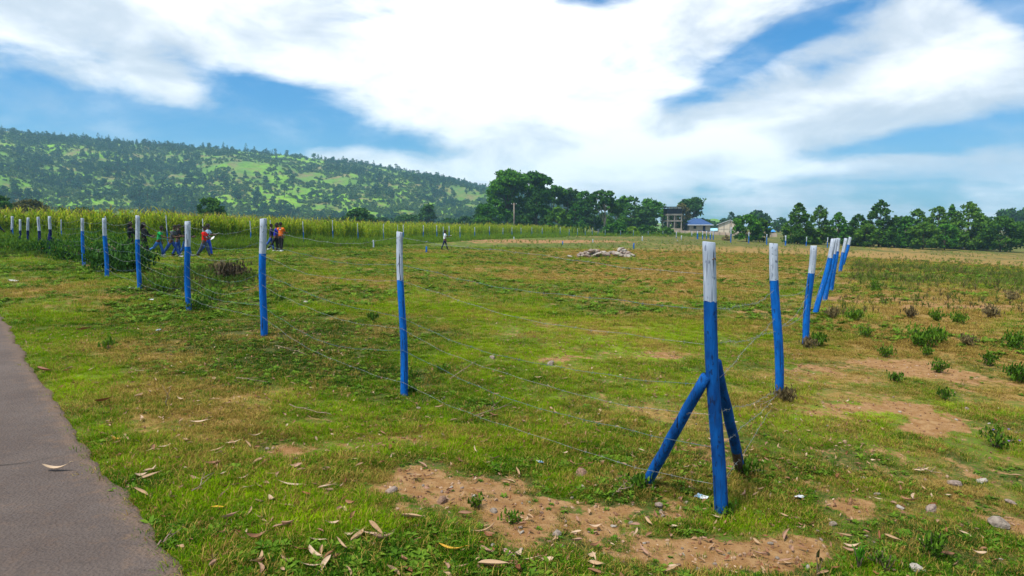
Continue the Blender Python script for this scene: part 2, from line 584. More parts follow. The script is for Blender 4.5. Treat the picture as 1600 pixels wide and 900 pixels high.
def build_path():
    m, t, out = new_mat('path_asphalt')
    pos = t.n('ShaderNodeNewGeometry').outputs['Position']
    a = t.noise(pos, 0.9, 7.0, 0.68); b = t.noise(pos, 95.0, 5.0, 0.8); c = t.noise(pos, 9.0, 6.0, 0.7)
    base = t.mix(t.step(a, 0.3, 0.7), (0.082, 0.062, 0.053), (0.118, 0.093, 0.080))
    base = t.mix(t.m('MULTIPLY', t.step(c, 0.5, 0.75), 0.40), base, (0.155, 0.098, 0.066))
    base = t.mix(t.step(b, 0.52, 0.72), base, (0.050, 0.038, 0.035))
    base = t.mix(t.step(b, 0.30, 0.18), base, (0.17, 0.14, 0.125))
    vor = t.n('ShaderNodeTexVoronoi', None, {'Vector': pos, 'Scale': 55.0}).outputs[0]
    h = t.m('ADD', t.m('MULTIPLY', b, 0.5), t.m('MULTIPLY', vor, 0.7))
    eg = t.attr('edge')
    dust = t.step(t.m('ADD', eg, t.m('MULTIPLY', t.m('SUBTRACT', c, 0.5), 1.1)), 0.45, 0.95)
    base = t.mix(t.m('MULTIPLY', dust, 0.75), base, (0.16, 0.105, 0.070))
    streak = t.noise(t.scale(pos, (3.0, 9.0, 3)), 1.6, 6.0, 0.7)
    base = t.mix(t.m('MULTIPLY', t.step(streak, 0.50, 0.72), 0.35), base, (0.052, 0.040, 0.036))
    finish(t, out, base, 0.9, h, 0.012, 0.9, 0.2)
    s = np.concatenate([np.arange(-12, -3, 0.5), np.arange(-3, 12, 0.05), np.arange(12, 90, 0.4)])
    w = np.array([0, .03, .08, .2, .5, 1.0, 1.6, 2.4, 3.2, 3.7, 4.0, 4.1, PW])
    S, W = np.meshgrid(s, w, indexing='ij')
    jag = (fbm(S, S * 0 + 3.3, 0.9, 91, 3) * 0.10 + fbm(S, S * 0 + 1.3, 0.17, 95, 3) * 0.045) * np.clip(1 - W / 0.6, 0, 1)
    jag -= (fbm(S, S * 0 + 9.3, 0.9, 93, 3) * 0.10) * np.clip(1 - (PW - W) / 0.6, 0, 1)
    Wj = W + jag
    x = PE0[0] + PDIR[0] * S + PN[0] * Wj; y = PE0[1] + PDIR[1] * S + PN[1] * Wj
    z = terrain0(x, y) + 0.012 + 0.02 * np.sin(np.clip(W / PW, 0, 1) * np.pi)
    edge = (W <= 0) | (W >= PW)
    z = np.where(edge, z - 0.05, z)
    z += fbm(x, y, 1.2, 97, 3) * 0.006
    nr, nc = x.shape
    i = np.arange(nr - 1)[:, None] * nc + np.arange(nc - 1)[None]
    f = np.stack([i, i + 1, i + nc + 1, i + nc], -1).reshape(-1, 4)[:, ::-1]
    me = mesh_np('path', np.stack([x.ravel(), y.ravel(), z.ravel()], 1), f, m, smooth=True)
    add_attr(me, 'edge', np.exp(-np.minimum(W, PW - W) / .28).ravel())
    o = mesh_obj('path', me)
    tag(o, 'worn brown-grey asphalt path with a ragged grassy edge', None, None, 'structure')
    # thin crack in the asphalt: flat dark strip with its shade painted in
    mc = simple_mat('crack_shadow', (0.02, 0.016, 0.013), (0.05, 0.04, 0.03), 40)
    ps = [Pg(u, v) for u, v in [(-60, 738), (-20, 733), (15, 731), (45, 727), (70, 721), (92, 716), (112, 711)]]
    mb = MB()
    vs, fs = [], []
    for k, p in enumerate(ps):
        wd = 0.006 * (1 - k / 7.5)
        q = np.array([p[0], p[1]])
        zc = float(terrain0(np.array([p[0]]), np.array([p[1]]))[0])
        pdv = float(path_dist(p[0], p[1]))
        zz = zc + 0.017 + 0.02 * math.sin(min(max(pdv / PW, 0), 1) * math.pi) + float(fbm(np.array([p[0]]), np.array([p[1]]), 1.2, 97, 3)[0]) * 0.006
        vs += [(q[0], q[1] - wd, zz), (q[0], q[1] + wd, zz)]
        if k: fs.append((2 * k - 2, 2 * k, 2 * k + 1, 2 * k - 1))
    mb.add(vs, fs)
    mb.build('crack', mc, o)


build_path()


# ------------------------------------------------------------------ foliage and grass materials
def leaf_mat(name, dark, mid, light, transl=0.25, rough=0.7, inst=False, spec=0.08):
    m, t, out = new_mat(name)
    g = t.n('ShaderNodeNewGeometry')
    rnd = g.outputs['Random Per Island']
    orn = t.n('ShaderNodeObjectInfo').outputs['Random']
    pos = t.n('ShaderNodeTexCoord').outputs['Object']
    nz = t.noise(pos, 0.55, 3.0, 0.6)
    f = t.m('ADD', t.m('MULTIPLY', rnd, 0.55), t.m('ADD', t.m('MULTIPLY', t.m('SUBTRACT', nz, 0.5), 0.9), t.m('MULTIPLY', t.m('SUBTRACT', orn, 0.5), 0.35)))
    f = t.m('ADD', f, 0.22)
    c = t.ramp(f, [(0.1, dark), (0.5, mid), (0.9, light)])
    finish(t, out, c, rough, None, 0, 0, spec, transl, c)
    return m


def turf_blade_mat(name, straw=False):
    """blade colour follows the tint stored with each tuft"""
    m, t, out = new_mat(name)
    g = t.n('ShaderNodeNewGeometry')
    rnd = g.outputs['Random Per Island']
    lime = t.attr('lime', True); dry = t.attr('dry', True)
    pos = g.outputs['Position']
    fine = t.noise(pos, 7.0, 5.0, 0.65)
    lj = t.m('ADD', lime, t.m('ADD', t.m('MULTIPLY', t.m('SUBTRACT', rnd, 0.5), 0.9), t.m('MULTIPLY', t.m('SUBTRACT', fine, 0.5), 1.2)))
    green = turf_green(t, lj)
    strawc = t.mix(t.step(rnd, 0.2, 0.8), (0.19, 0.115, 0.028), (0.43, 0.32, 0.075))
    dj = t.m('ADD', t.m('MULTIPLY', dry, 0.75), t.m('MULTIPLY', rnd, 0.42))
    c = t.mix(t.step(dj, 0.55, 0.85), green, strawc) if not straw else strawc
    finish(t, out, c, 0.75, None, 0, 0, 0.04, 0.35, c)
    return m


M_blade = turf_blade_mat('grass_blade')
M_straw = turf_blade_mat('straw_blade', True)
M_weed = leaf_mat('weed_leaf', (0.030, 0.080, 0.007), (0.075, 0.165, 0.012), (0.16, 0.26, 0.02), 0.3)
M_weed_dry = leaf_mat('dry_weed', (0.09, 0.065, 0.03), (0.17, 0.135, 0.06), (0.27, 0.22, 0.09), 0.2)
M_corn = leaf_mat('corn_leaf', (0.07, 0.17, 0.008), (0.20, 0.33, 0.012), (0.44, 0.46, 0.025), 0.4)
M_cornlow = leaf_mat('corn_stem', (0.05, 0.09, 0.01), (0.09, 0.15, 0.015), (0.16, 0.19, 0.03), 0.2)
M_tassel = leaf_mat('corn_tassel', (0.20, 0.17, 0.04), (0.33, 0.28, 0.06), (0.46, 0.37, 0.10), 0.2)
M_tall = leaf_mat('tall_grass', (0.05, 0.12, 0.006), (0.13, 0.24, 0.010), (0.25, 0.38, 0.015), 0.35)
M_euc = leaf_mat('eucalyptus_leaf', (0.012, 0.056, 0.006), (0.038, 0.140, 0.010), (0.10, 0.26, 0.014), 0.25)
M_dkleaf = leaf_mat('dark_leaf', (0.010, 0.038, 0.007), (0.024, 0.080, 0.011), (0.055, 0.140, 0.018), 0.2)
M_rowleaf = leaf_mat('row_leaf', (0.016, 0.060, 0.006), (0.045, 0.125, 0.010), (0.11, 0.215, 0.018), 0.25)
M_bush = leaf_mat('bush_leaf', (0.014, 0.052, 0.006), (0.038, 0.12, 0.010), (0.095, 0.20, 0.016), 0.25)
M_olive = leaf_mat('olive_leaf', (0.035, 0.045, 0.010), (0.085, 0.085, 0.020), (0.16, 0.13, 0.03), 0.2)
M_banana = leaf_mat('bright_leaf', (0.03, 0.13, 0.008), (0.07, 0.24, 0.012), (0.16, 0.36, 0.03), 0.35)
M_hillleaf = leaf_mat('hill_leaf', (0.008, 0.050, 0.042), (0.022, 0.092, 0.060), (0.070, 0.165, 0.050), 0.2)  # bluish: haze of the distance is put into the leaf colour too
M_scrub = leaf_mat('hill_scrub', (0.03, 0.095, 0.050), (0.085, 0.16, 0.055), (0.17, 0.25, 0.055), 0.2)
M_bark = simple_mat('bark', (0.12, 0.085, 0.06), (0.055, 0.04, 0.03), 6, 0.9, 0.03, stretch=(3, 3, 0.6))
M_palebark = simple_mat('pale_bark', (0.27, 0.235, 0.19), (0.15, 0.12, 0.09), 3, 0.8, 0.02, stretch=(2, 2, 0.5))
M_twig = simple_mat('twig', (0.16, 0.115, 0.08), (0.07, 0.05, 0.035), 30, 0.9)
M_flower = simple_mat('yellow_flower', (0.75, 0.36, 0.02), (0.6, 0.42, 0.03), 20, 0.6)
M_flower_w = simple_mat('mauve_flower', (0.35, 0.18, 0.5), (0.3, 0.2, 0.55), 20, 0.6)


# ------------------------------------------------------------------ scattering (stuff)
def proto(name, me):
    return bpy.data.objects.new(name, me)         # a source for instancing, not itself in the scene


def scatter(name, pts, rot, sc, idx, protos, attrs=None):
    pts = np.asarray(pts, np.float32)
    me = bpy.data.meshes.new(name)
    me.vertices.add(len(pts)); me.vertices.foreach_set('co', pts.ravel())
    a = me.attributes.new('rot', 'FLOAT_VECTOR', 'POINT'); a.data.foreach_set('vector', np.asarray(rot, np.float32).ravel())
    a = me.attributes.new('sc', 'FLOAT', 'POINT'); a.data.foreach_set('value', np.asarray(sc, np.float32))
    a = me.attributes.new('pi', 'INT', 'POINT'); a.data.foreach_set('value', np.asarray(idx, np.int32))
    for k, v in (attrs or {}).items(): add_attr(me, k, v)
    o = mesh_obj(name, me)
    c = bpy.data.collections.new(name + '_source')
    for i, p in enumerate(protos):
        p.name = '%s_source_%02d' % (name, i)
        c.objects.link(p)
    g = bpy.data.node_groups.new(name + '_scatter', 'GeometryNodeTree')
    g.interface.new_socket('Geometry', in_out='INPUT', socket_type='NodeSocketGeometry')
    g.interface.new_socket('Geometry', in_out='OUTPUT', socket_type='NodeSocketGeometry')
    nd = g.nodes.new; L = g.links.new
    gi = nd('NodeGroupInput'); go = nd('NodeGroupOutput')
    ip = nd('GeometryNodeInstanceOnPoints')
    ci = nd('GeometryNodeCollectionInfo')
    ci.inputs['Collection'].default_value = c
    ci.inputs['Separate Children'].default_value = True
    ci.inputs['Reset Children'].default_value = True

    def na(nm, dt):
        q = nd('GeometryNodeInputNamedAttribute'); q.data_type = dt
        q.inputs['Name'].default_value = nm
        return q.outputs['Attribute']
    L(gi.outputs[0], ip.inputs['Points'])
    L(ci.outputs[0], ip.inputs['Instance'])
    ip.inputs['Pick Instance'].default_value = True
    L(na('pi', 'INT'), ip.inputs['Instance Index'])
    L(na('rot', 'FLOAT_VECTOR'), ip.inputs['Rotation'])
    L(na('sc', 'FLOAT'), ip.inputs['Scale'])
    L(ip.outputs[0], go.inputs[0])
    md = o.modifiers.new('scatter', 'NODES'); md.node_group = g
    return o


def blade(V, Fc, Mi, base, ang, length, width, bend, mi, rng, segs=3, fold=0.0):
    """one curved grass blade as a strip ending in a point"""
    dirx, diry = math.cos(ang), math.sin(ang)
    px, py = -diry, dirx
    o = len(V)
    tw = rng.uniform(-0.6, 0.6)
    for i in range(segs):
        s = i / segs
        h = length * (math.sin(bend * s) / bend if bend > 0.01 else s)
        out_ = length * ((1 - math.cos(bend * s)) / bend if bend > 0.01 else 0)
        w = width * (1 - 0.55 * s) * 0.5
        cx, cy = base[0] + dirx * out_, base[1] + diry * out_
        c_, s2 = math.cos(tw * s), math.sin(tw * s)
        wx, wy = px * c_ + dirx * s2, py * c_ + diry * s2
        V.append((cx - wx * w, cy - wy * w, base[2] + h)); V.append((cx + wx * w, cy + wy * w, base[2] + h))
        if i: Fc.append((o + 2 * i - 2, o + 2 * i - 1, o + 2 * i + 1, o + 2 * i)); Mi.append(mi)
    h = length * (math.sin(bend) / bend if bend > 0.01 else 1)
    out_ = length * ((1 - math.cos(bend)) / bend if bend > 0.01 else 0)
    V.append((base[0] + dirx * out_, base[1] + diry * out_, base[2] + h))
    Fc.append((o + 2 * segs - 2, o + 2 * segs - 1, o + 2 * segs)); Mi.append(mi)


def mesh_from(name, V, Fc, Mi, mats):
    me = bpy.data.meshes.new(name)
    me.from_pydata(V, [], Fc)
    for m in mats: me.materials.append(m)
    me.polygons.foreach_set('material_index', np.array(Mi, np.int32))
    me.update()
    return me


def tuft_mesh(seed, n, spread, lmin, lmax, width, bmin, bmax, straw=0.15, mats=None):
    rng = random.Random(seed)
    V, Fc, Mi = [], [], []
    for _ in range(n):
        r = spread * math.sqrt(rng.random()); a = rng.uniform(0, 6.283)
        ang = a + rng.uniform(-1.2, 1.2)
        blade(V, Fc, Mi, (r * math.cos(a), r * math.sin(a), -0.006), ang, rng.uniform(lmin, lmax), width * rng.uniform(.7, 1.3),
              rng.uniform(bmin, bmax), 1 if rng.random() < straw else 0, rng)
    return mesh_from('tuft', V, Fc, Mi, mats or [M_blade, M_straw])


def rosette_mesh(seed, n, l, w, mats, lift=0.5):
    """broad-leaved weed: a rosette of pointed oval leaves"""
    rng = random.Random(seed)
    V, Fc, Mi = [], [], []
    for k in range(n):
        a = 2.4 * k + rng.uniform(-.4, .4)
        ln = l * rng.uniform(.6, 1.15); up = rng.uniform(.15, lift)
        r0 = rng.uniform(0, .25) * l; z0 = rng.uniform(0, .35) * l
        d = (math.cos(a), math.sin(a)); p = (-d[1], d[0])
        o = len(V)
        prof = [(0, .15), (.3, .9), (.62, 1.0), (1.0, 0.0)]
        for s, ww in prof:
            z = z0 + ln * (up * s - 0.35 * s * s)
            x, y = d[0] * (r0 + ln * s), d[1] * (r0 + ln * s)
            if ww > 0:
                h = w * ww * .5
                V += [(x - p[0] * h, y - p[1] * h, z + h * .35), (x, y, z), (x + p[0] * h, y + p[1] * h, z + h * .35)]
            else:
                V.append((x, y, z))
        for i in range(2):
            b = o + 3 * i
            Fc += [(b, b + 1, b + 4, b + 3), (b + 1, b + 2, b + 5, b + 4)]; Mi += [0, 0]
        b = o + 6
        Fc += [(b, b + 1, b + 3), (b + 1, b + 2, b + 3)]; Mi += [0, 0]
    return mesh_from('rosette', V, Fc, Mi, mats)


def wedge(n, az0, az1, r0, r1, rs, power=2.0):
    """random points in a wedge; power 2 = even over the area, lower = denser near"""
    a = rs.uniform(az0, az1, n)
    u = rs.uniform(0, 1, n)
    if abs(power) < 1e-6: r = r0 * (r1 / r0) ** u
    else: r = (r0 ** power + u * (r1 ** power - r0 ** power)) ** (1 / power)
    return np.sin(a) * r, np.cos(a) * r


def build_turf():
    rs = np.random.RandomState(3)
    protos = [proto('t', tuft_mesh(10 + k, 70, .085, .014, .046, .0036, .9, 2.3, .12)) for k in range(4)]           # 0-3 short mossy turf
    protos += [proto('t', tuft_mesh(20 + k, 34, .06, .03, .085, .0045, .7, 1.9, .12)) for k in range(2)]             # 4-5 taller tuft
    protos += [proto('t', tuft_mesh(30 + k, 40, .09, .02, .08, .0038, 1.3, 2.6, .9)) for k in range(2)]              # 6-7 straw
    protos += [proto('t', rosette_mesh(40 + k, 15, .034, .015, [M_weed], .9)) for k in range(2)]                     # 8-9 broad weed
    P, RT, S, I, LI, DR = [], [], [], [], [], []

    def put(n, r0, r1, power, kind):
        x, y = wedge(n, R(-47), R(47), r0, r1, rs, power)
        d, dr, li = cover(x, y)
        so = SOFT
        thin = fbm(x, y, .55, 333, 3)
        pd = path_dist(x, y)
        u = rs.uniform(0, 1, n)
        edge_ok = pd < -0.02 + rs.uniform(-.08, .16, n)
        if kind == 'near':
            keep = edge_ok & (u > d * .93) & (rs.uniform(0, 1, n) > .40 * so) & (thin > -.62 + .4 * rs.uniform(0, 1, n) * (dr > .3))
            idx = rs.randint(0, 4, n)
            v = rs.uniform(0, 1, n)
            idx = np.where(v > .90, rs.randint(4, 6, n), idx)
            idx = np.where(v < .03 + .42 * dr + .28 * so, rs.randint(6, 8, n), idx)
            wd = (li < -.2) & (rs.uniform(0, 1, n) < .16)
            idx = np.where(wd | ((v > .80) & (v < .84) & (li < .15)), rs.randint(8, 10, n), idx)
            s = rs.uniform(.60, 1.25, n) * (1 - .45 * so) * np.where(wd, 1.3, 1)
        else:
            keep = edge_ok & (u > d * 0.95)
            idx = rs.randint(0, 6, n)
            v = rs.uniform(0, 1, n)
            idx = np.where(v < .02 + .55 * dr, rs.randint(6, 8, n), idx)
            idx = np.where((v > .90) & (li < .2), rs.randint(8, 10, n), idx)
            wd = (li < -.15) & (rs.uniform(0, 1, n) < .30)
            idx = np.where(wd, rs.randint(8, 10, n), idx)
            s = np.where(wd, 1.9, 1.0) * rs.uniform(.8, 1.7, n) * (1 + np.clip(np.hypot(x, y) - 12, 0, 60) * .02)
        x, y, idx, s, li, dr = x[keep], y[keep], idx[keep], s[keep], li[keep], dr[keep]
        z = terrain(x, y)
        P.append(np.stack([x, y, z], 1)); S.append(s); I.append(idx); LI.append(li); DR.append(dr)
        RT.append(np.stack([rs.normal(0, .12, len(x)), rs.normal(0, .12, len(x)), rs.uniform(0, 6.283, len(x))], 1))

    put(27000, 2.2, 6.0, 1.6, 'near')
    put(46000, 5.5, 15, 1.2, 'near')
    put(62000, 13, 62, 0.6, 'mid')
    o = scatter('grass', np.concatenate(P), np.concatenate(RT), np.concatenate(S), np.concatenate(I), protos,
                {'lime': np.concatenate(LI), 'dry': np.concatenate(DR)})
    tag(o, 'short green and straw-coloured grass growing over the field', 'grass', None, 'stuff')


build_turf()


# ------------------------------------------------------------------ maize field and the rough grass in front of it
FRONT = [(-420, 30), (-150, 38), (0, 41), (300, 41.5), (400, 46), (500, 53), (600, 66), (700, 88), (800, 112), (900, 136), (1000, 152), (1085, 165)]
_fu = np.array([a for a, b in FRONT], float); _fd = np.array([b for a, b in FRONT], float)


def front_d(u): return np.interp(u, _fu, _fd)


def corn_mesh(seed):
    rng = random.Random(seed)
    V, Fc, Mi = [], [], []
    H = rng.uniform(1.75, 2.15)
    mb = MB(); mb.tube([(0, 0, 0), (rng.uniform(-.04, .04), rng.uniform(-.04, .04), H * .6), (rng.uniform(-.08, .08), rng.uniform(-.08, .08), H)], [.014, .012, .007], 4)
    V += mb.v; Fc += mb.f; Mi += [1] * len(mb.f)
    a0 = rng.uniform(0, 6.28)
    n = rng.randint(10, 12)
    for k in range(n):
        h = H * (.12 + .82 * k / n)
        ang = a0 + (k % 2) * math.pi + rng.uniform(-.6, .6)
        blade(V, Fc, Mi, (0, 0, h), ang, rng.uniform(.55, .85) * (1 - .35 * abs(k / n - .5)), .085, rng.uniform(1.3, 2.4), 0, rng, 4)
    for k in range(5):
        blade(V, Fc, Mi, (0, 0, H - .02), rng.uniform(0, 6.28), rng.uniform(.16, .3), .022, rng.uniform(.2, 1.0), 2, rng, 2)
    return mesh_from('corn', V, Fc, Mi, [M_corn, M_cornlow, M_tassel])


def build_corn():
    rs = np.random.RandomState(8)
    protos = [proto('c', corn_mesh(60 + k)) for k in range(7)]
    n = 15000
    u = rs.uniform(-420, 930, n)
    d0 = front_d(u)
    dep = 38 * rs.uniform(0, 1, n) ** 1.5
    y = d0 + 1.2 + dep * np.clip(d0 / 45, 1, 2.0)
    x = (u - 800) / F * y
    rag = fbm(x, y, 6, 7, 3)
    keep = (rag > -.55) & ~((u > 860) & (rs.uniform(0, 1, n) < (u - 860) / 70.0))
    x, y, u = x[keep], y[keep], u[keep]
    z = terrain(x, y)
    s = rs.uniform(.78, 1.14, len(x)) * (1 + .24 * fbm(x, y, 5, 17, 4)) * np.interp(u, [0, 700, 800, 930], [1.03, 1.0, 1.0, .8])
    rot = np.stack([rs.normal(0, .06, len(x)), rs.normal(0, .06, len(x)), rs.uniform(0, 6.28, len(x))], 1)
    o = scatter('maize', np.stack([x, y, z], 1), rot, s, rs.randint(0, 7, len(x)), protos)
    tag(o, 'dense yellow-green maize field with tan tassels behind the fence', 'maize field', None, 'stuff')


build_corn()


def tall_mesh(seed, n, h, dry):
    rng = random.Random(seed)
    V, Fc, Mi = [], [], []
    for _ in range(n):
        r = .22 * math.sqrt(rng.random()); a = rng.uniform(0, 6.28)
        blade(V, Fc, Mi, (r * math.cos(a), r * math.sin(a), 0), a + rng.uniform(-1, 1), h * rng.uniform(.55, 1.1), .022, rng.uniform(.3, 1.3),
              1 if rng.random() < dry else 0, rng, 3)
    return mesh_from('tall', V, Fc, Mi, [M_tall, M_weed_dry])


def stalk_weed_mesh(seed, h, dry):
    """branching dry or green weed with small leaves"""
    rng = random.Random(seed)
    V, Fc, Mi = [], [], []
    for _ in range(rng.randint(5, 8)):
        a = rng.uniform(0, 6.28); lean = rng.uniform(.1, .55); L = h * rng.uniform(.6, 1.1)
        tip = (math.cos(a) * lean * L, math.sin(a) * lean * L, L)
        mb = MB(); mb.tube([(0, 0, 0), (tip[0] * .35, tip[1] * .35, L * .5), tip], [.006, .005, .002], 3, cap=False)
        o = len(V); V += mb.v; Fc += [tuple(i + o for i in f) for f in mb.f]; Mi += [1] * len(mb.f)
        for k in range(rng.randint(9, 15)):
            s = rng.uniform(.2, 1)
            p = (tip[0] * s * s, tip[1] * s * s, L * s)
            blade(V, Fc, Mi, p, rng.uniform(0, 6.28), h * rng.uniform(.09, .22), h * .055, rng.uniform(.4, 1.6), 1 if rng.random() < dry else 0, rng, 2)
    return mesh_from('stalk', V, Fc, Mi, [M_weed, M_weed_dry])


def build_rough():
    rs = np.random.RandomState(12)
    # 0-2 tall green, 3-4 dry-mixed, 5-6 leafy weeds, 7-8 dry weeds
    protos = [proto('r', tall_mesh(80 + k, 30, .85, .06)) for k in range(3)] + [proto('r', tall_mesh(90 + k, 30, .7, .55)) for k in range(2)]
    protos += [proto('r', stalk_weed_mesh(100 + k, .6, .05)) for k in range(2)] + [proto('r', stalk_weed_mesh(110 + k, .5, .9)) for k in range(2)]
    P, RT, S, I = [], [], [], []

    def put(x, y, s, idx):
        z = terrain(x, y)
        P.append(np.stack([x, y, z], 1)); S.append(s); I.append(idx)
        RT.append(np.stack([rs.normal(0, .1, len(x)), rs.normal(0, .1, len(x)), rs.uniform(0, 6.28, len(x))], 1))

    n = 9000                                   # strip of rough grass at the foot of the maize
    u = rs.uniform(-300, 1110, n)
    d0 = front_d(u)
    w = np.interp(u, [0, 350, 500, 700, 1100], [3.5, 3.5, 6, 14, 26])
    t_ = rs.uniform(0, 1, n) ** .8
    y = d0 + 1.5 - w * t_
    y = np.where(u > 880, y + rs.uniform(0, 22, n), y)
    x = (u - 800) / F * y
    s = rs.uniform(.6, 1.25, n) * (1.15 - .7 * t_) * (1 + .35 * fbm(x, y, 3, 23, 3))
    idx = np.where(rs.uniform(0, 1, n) < np.where(u < 560, .30, .14), rs.randint(3, 9, n), rs.randint(0, 3, n))
    put(x, y, np.clip(s * np.interp(u, [0, 420, 560], [1.25, 1.2, 1.0]), .25, 1.9), idx)

    n = 1500                                    # the weedy thicket along the far left fence
    u = rs.uniform(-60, 215, n)
    y = rs.uniform(27.5, 38, n)
    x = (u - 800) / F * y
    kk = (fbm(x, y, 2.2, 45, 3) + .35 - .5 * sstep(u, 120, 215) - .5 * (1 - sstep(y, 27.5, 30))) > 0
    u, y, x = u[kk], y[kk], x[kk]; n = len(x)
    put(x, y, rs.uniform(.5, 1.15, n) * np.where(u > 120, .7, np.interp(y, [28, 33, 38], [.35, .55, .9])), np.where(rs.uniform(0, 1, n) < .7, rs.randint(5, 7, n), rs.randint(0, 5, n)))

    n = 1500                                    # low weeds between the left posts and the brush pile
    cu = rs.uniform(215, 440, n)
    y = rs.uniform(14.0, 24, n)
    x = (cu - 800) / F * y
    k = fbm(x, y, 1.8, 43, 4) - 1.1 * ((cu - 310) / 140) ** 2 - .7 * ((y - 18) / 6) ** 2 > -.22
    x, y = x[k], y[k]
    put(x, y, rs.uniform(.15, .42, len(x)), rs.choice([5, 6, 5, 6, 8], len(x)))

    n = 9500                                    # dry weedy ground right of the right-hand fence
    y = 9 + 50 * rs.uniform(0, 1, n) ** 1.7
    fx = np.interp(y, [4.3, 7.4, 11.4, 14.8, 22.5, 36, 60], [1.36, 3.1, 5.2, 7.0, 11.2, 18.7, 31])
    x = fx + .5 + rs.uniform(0, 1, n) ** 1.1 * (3 + y * .75)
    n = len(x)
    k = fbm(x, y, 2.6, 47, 4) + fbm(x, y * 3, 9, 48, 3) * .4 > .02
    x, y = x[k], y[k]
    dd, _, _ = cover(x, y)
    k = rs.uniform(0, 1, len(x)) > dd * .9
    x, y = x[k], y[k]
    v = rs.uniform(0, 1, len(x))
    idx = np.where(v < .42, rs.randint(7, 9, len(x)), np.where(v < .72, rs.randint(5, 7, len(x)), rs.randint(3, 5, len(x))))
    put(x, y, rs.uniform(.12, .42, len(x)) * np.where(idx < 5, .6, 1), idx)

    n = 2500                                    # band of taller growth across the right field
    u = rs.uniform(1330, 1720, n)
    y = rs.normal(30, 3.2, n) - (u - 1450) * .012
    x = (u - 800) / F * y
    kk = fbm(x, y * 2, 5, 49, 4) > -.15
    x, y = x[kk], y[kk]
    put(x, y, rs.uniform(.15, .48, len(x)), rs.choice([3, 4, 5, 6, 7, 4], len(x)))

    n = 3500                                    # sparse grass further out in the right and middle fields
    u = rs.uniform(500, 1700, n)
    y = 40 + 78 * rs.uniform(0, 1, n)
    x = (u - 800) / F * y
    k = (y < front_d(u) - 4) | (u > 1085)
    k &= fbm(x, y, 8, 57, 4) > 0.0
    x, y = x[k], y[k]
    put(x, y, rs.uniform(.2, .5, len(x)), rs.choice([0, 1, 3, 4, 4, 7, 5], len(x)))
    o = scatter('rough_grass', np.concatenate(P), np.concatenate(RT), np.concatenate(S), np.concatenate(I), protos)
    tag(o, 'rough tall grass and weeds along the maize edge and right field', 'rough grass', None, 'stuff')


build_rough()


def build_crumbs():
    """soil crumbs and grit on the bare patches, past counting"""
    rs = np.random.RandomState(29)
    m1 = simple_mat('soil_crumb', (0.22, 0.115, 0.06), (0.13, 0.065, 0.035), 30, 0.95)
    m2 = simple_mat('grit', (0.36, 0.24, 0.15), (0.24, 0.15, 0.10), 30, 0.95)
    pr = []
    for k in range(5):
        bm = bmesh.new(); bmesh.ops.create_icosphere(bm, subdivisions=1, radius=.5)
        for v in bm.verts: v.co = Vector((v.co.x * 1.2, v.co.y, v.co.z * .6)) * rs.uniform(.65, 1.2)
        me = bpy.data.meshes.new('crumb'); bm.to_mesh(me); bm.free()
        me.materials.append(m1 if k % 2 == 0 else m2); pr.append(proto('k', me))
    x, y = wedge(60000, R(-44), R(46), 2.4, 15, rs, 1.2)
    d, _, _ = cover(x, y)
    k = (path_dist(x, y) < .02) & (rs.uniform(0, 1, len(x)) < d * .9)
    x, y = x[k], y[k]
    s = .006 + .030 * rs.uniform(0, 1, len(x)) ** 5
    o = scatter('soil_crumbs', np.stack([x, y, terrain(x, y) + s * .1], 1), rs.uniform(0, 6.28, (len(x), 3)), s, rs.randint(0, 5, len(x)), pr)
    tag(o, 'crumbs of reddish soil and grit on the bare patches', 'soil', None, 'stuff')


build_crumbs()

# ------------------------------------------------------------------ the long hill
RIDGE = [(-1400, 215), (-700, 190), (-300, 187), (0, 203), (60, 211), (120, 217), (200, 224), (300, 230), (400, 238), (480, 246), (560, 256), (640, 268),
         (700, 280), (750, 291), (800, 303), (860, 318), (930, 334), (1000, 347), (1080, 353)]
_ra = np.array([azel(u, v)[0] for u, v in RIDGE]); _re = np.array([math.tan(azel(u, v)[1]) for u, v in RIDGE])
HR0, HR1 = 430.0, 960.0


def hill_z(x, y):
    x = np.asarray(x, float); y = np.asarray(y, float)
    r = np.hypot(x, y); a = np.arctan2(x, y)
    zr = 1.65 + HR1 * np.interp(a, _ra, _re)
    z0 = -2.5
    t = (r - HR0) / (HR1 - HR0)
    prof = np.where(t < 1, np.clip(t, 0, 1) ** 1.12, 1 - ((np.clip(t, 1, 3) - 1) * 0.75) ** 1.5)
    amp = np.clip(t, 0, 1) * (1 - np.clip(t, 0, 1)) * 4
    z = z0 + (zr - z0) * prof
    z += fbm(a * 700, r * .35, 70, 201, 4) * 16 * amp + fbm(x, y, 26, 205, 3) * 4.0 * np.clip(amp + .15 * (t > 0), 0, 1)
    return np.where(t <= 0, z0 - 4 + 4 * np.clip(t * 6 + 1, 0, 1), z)


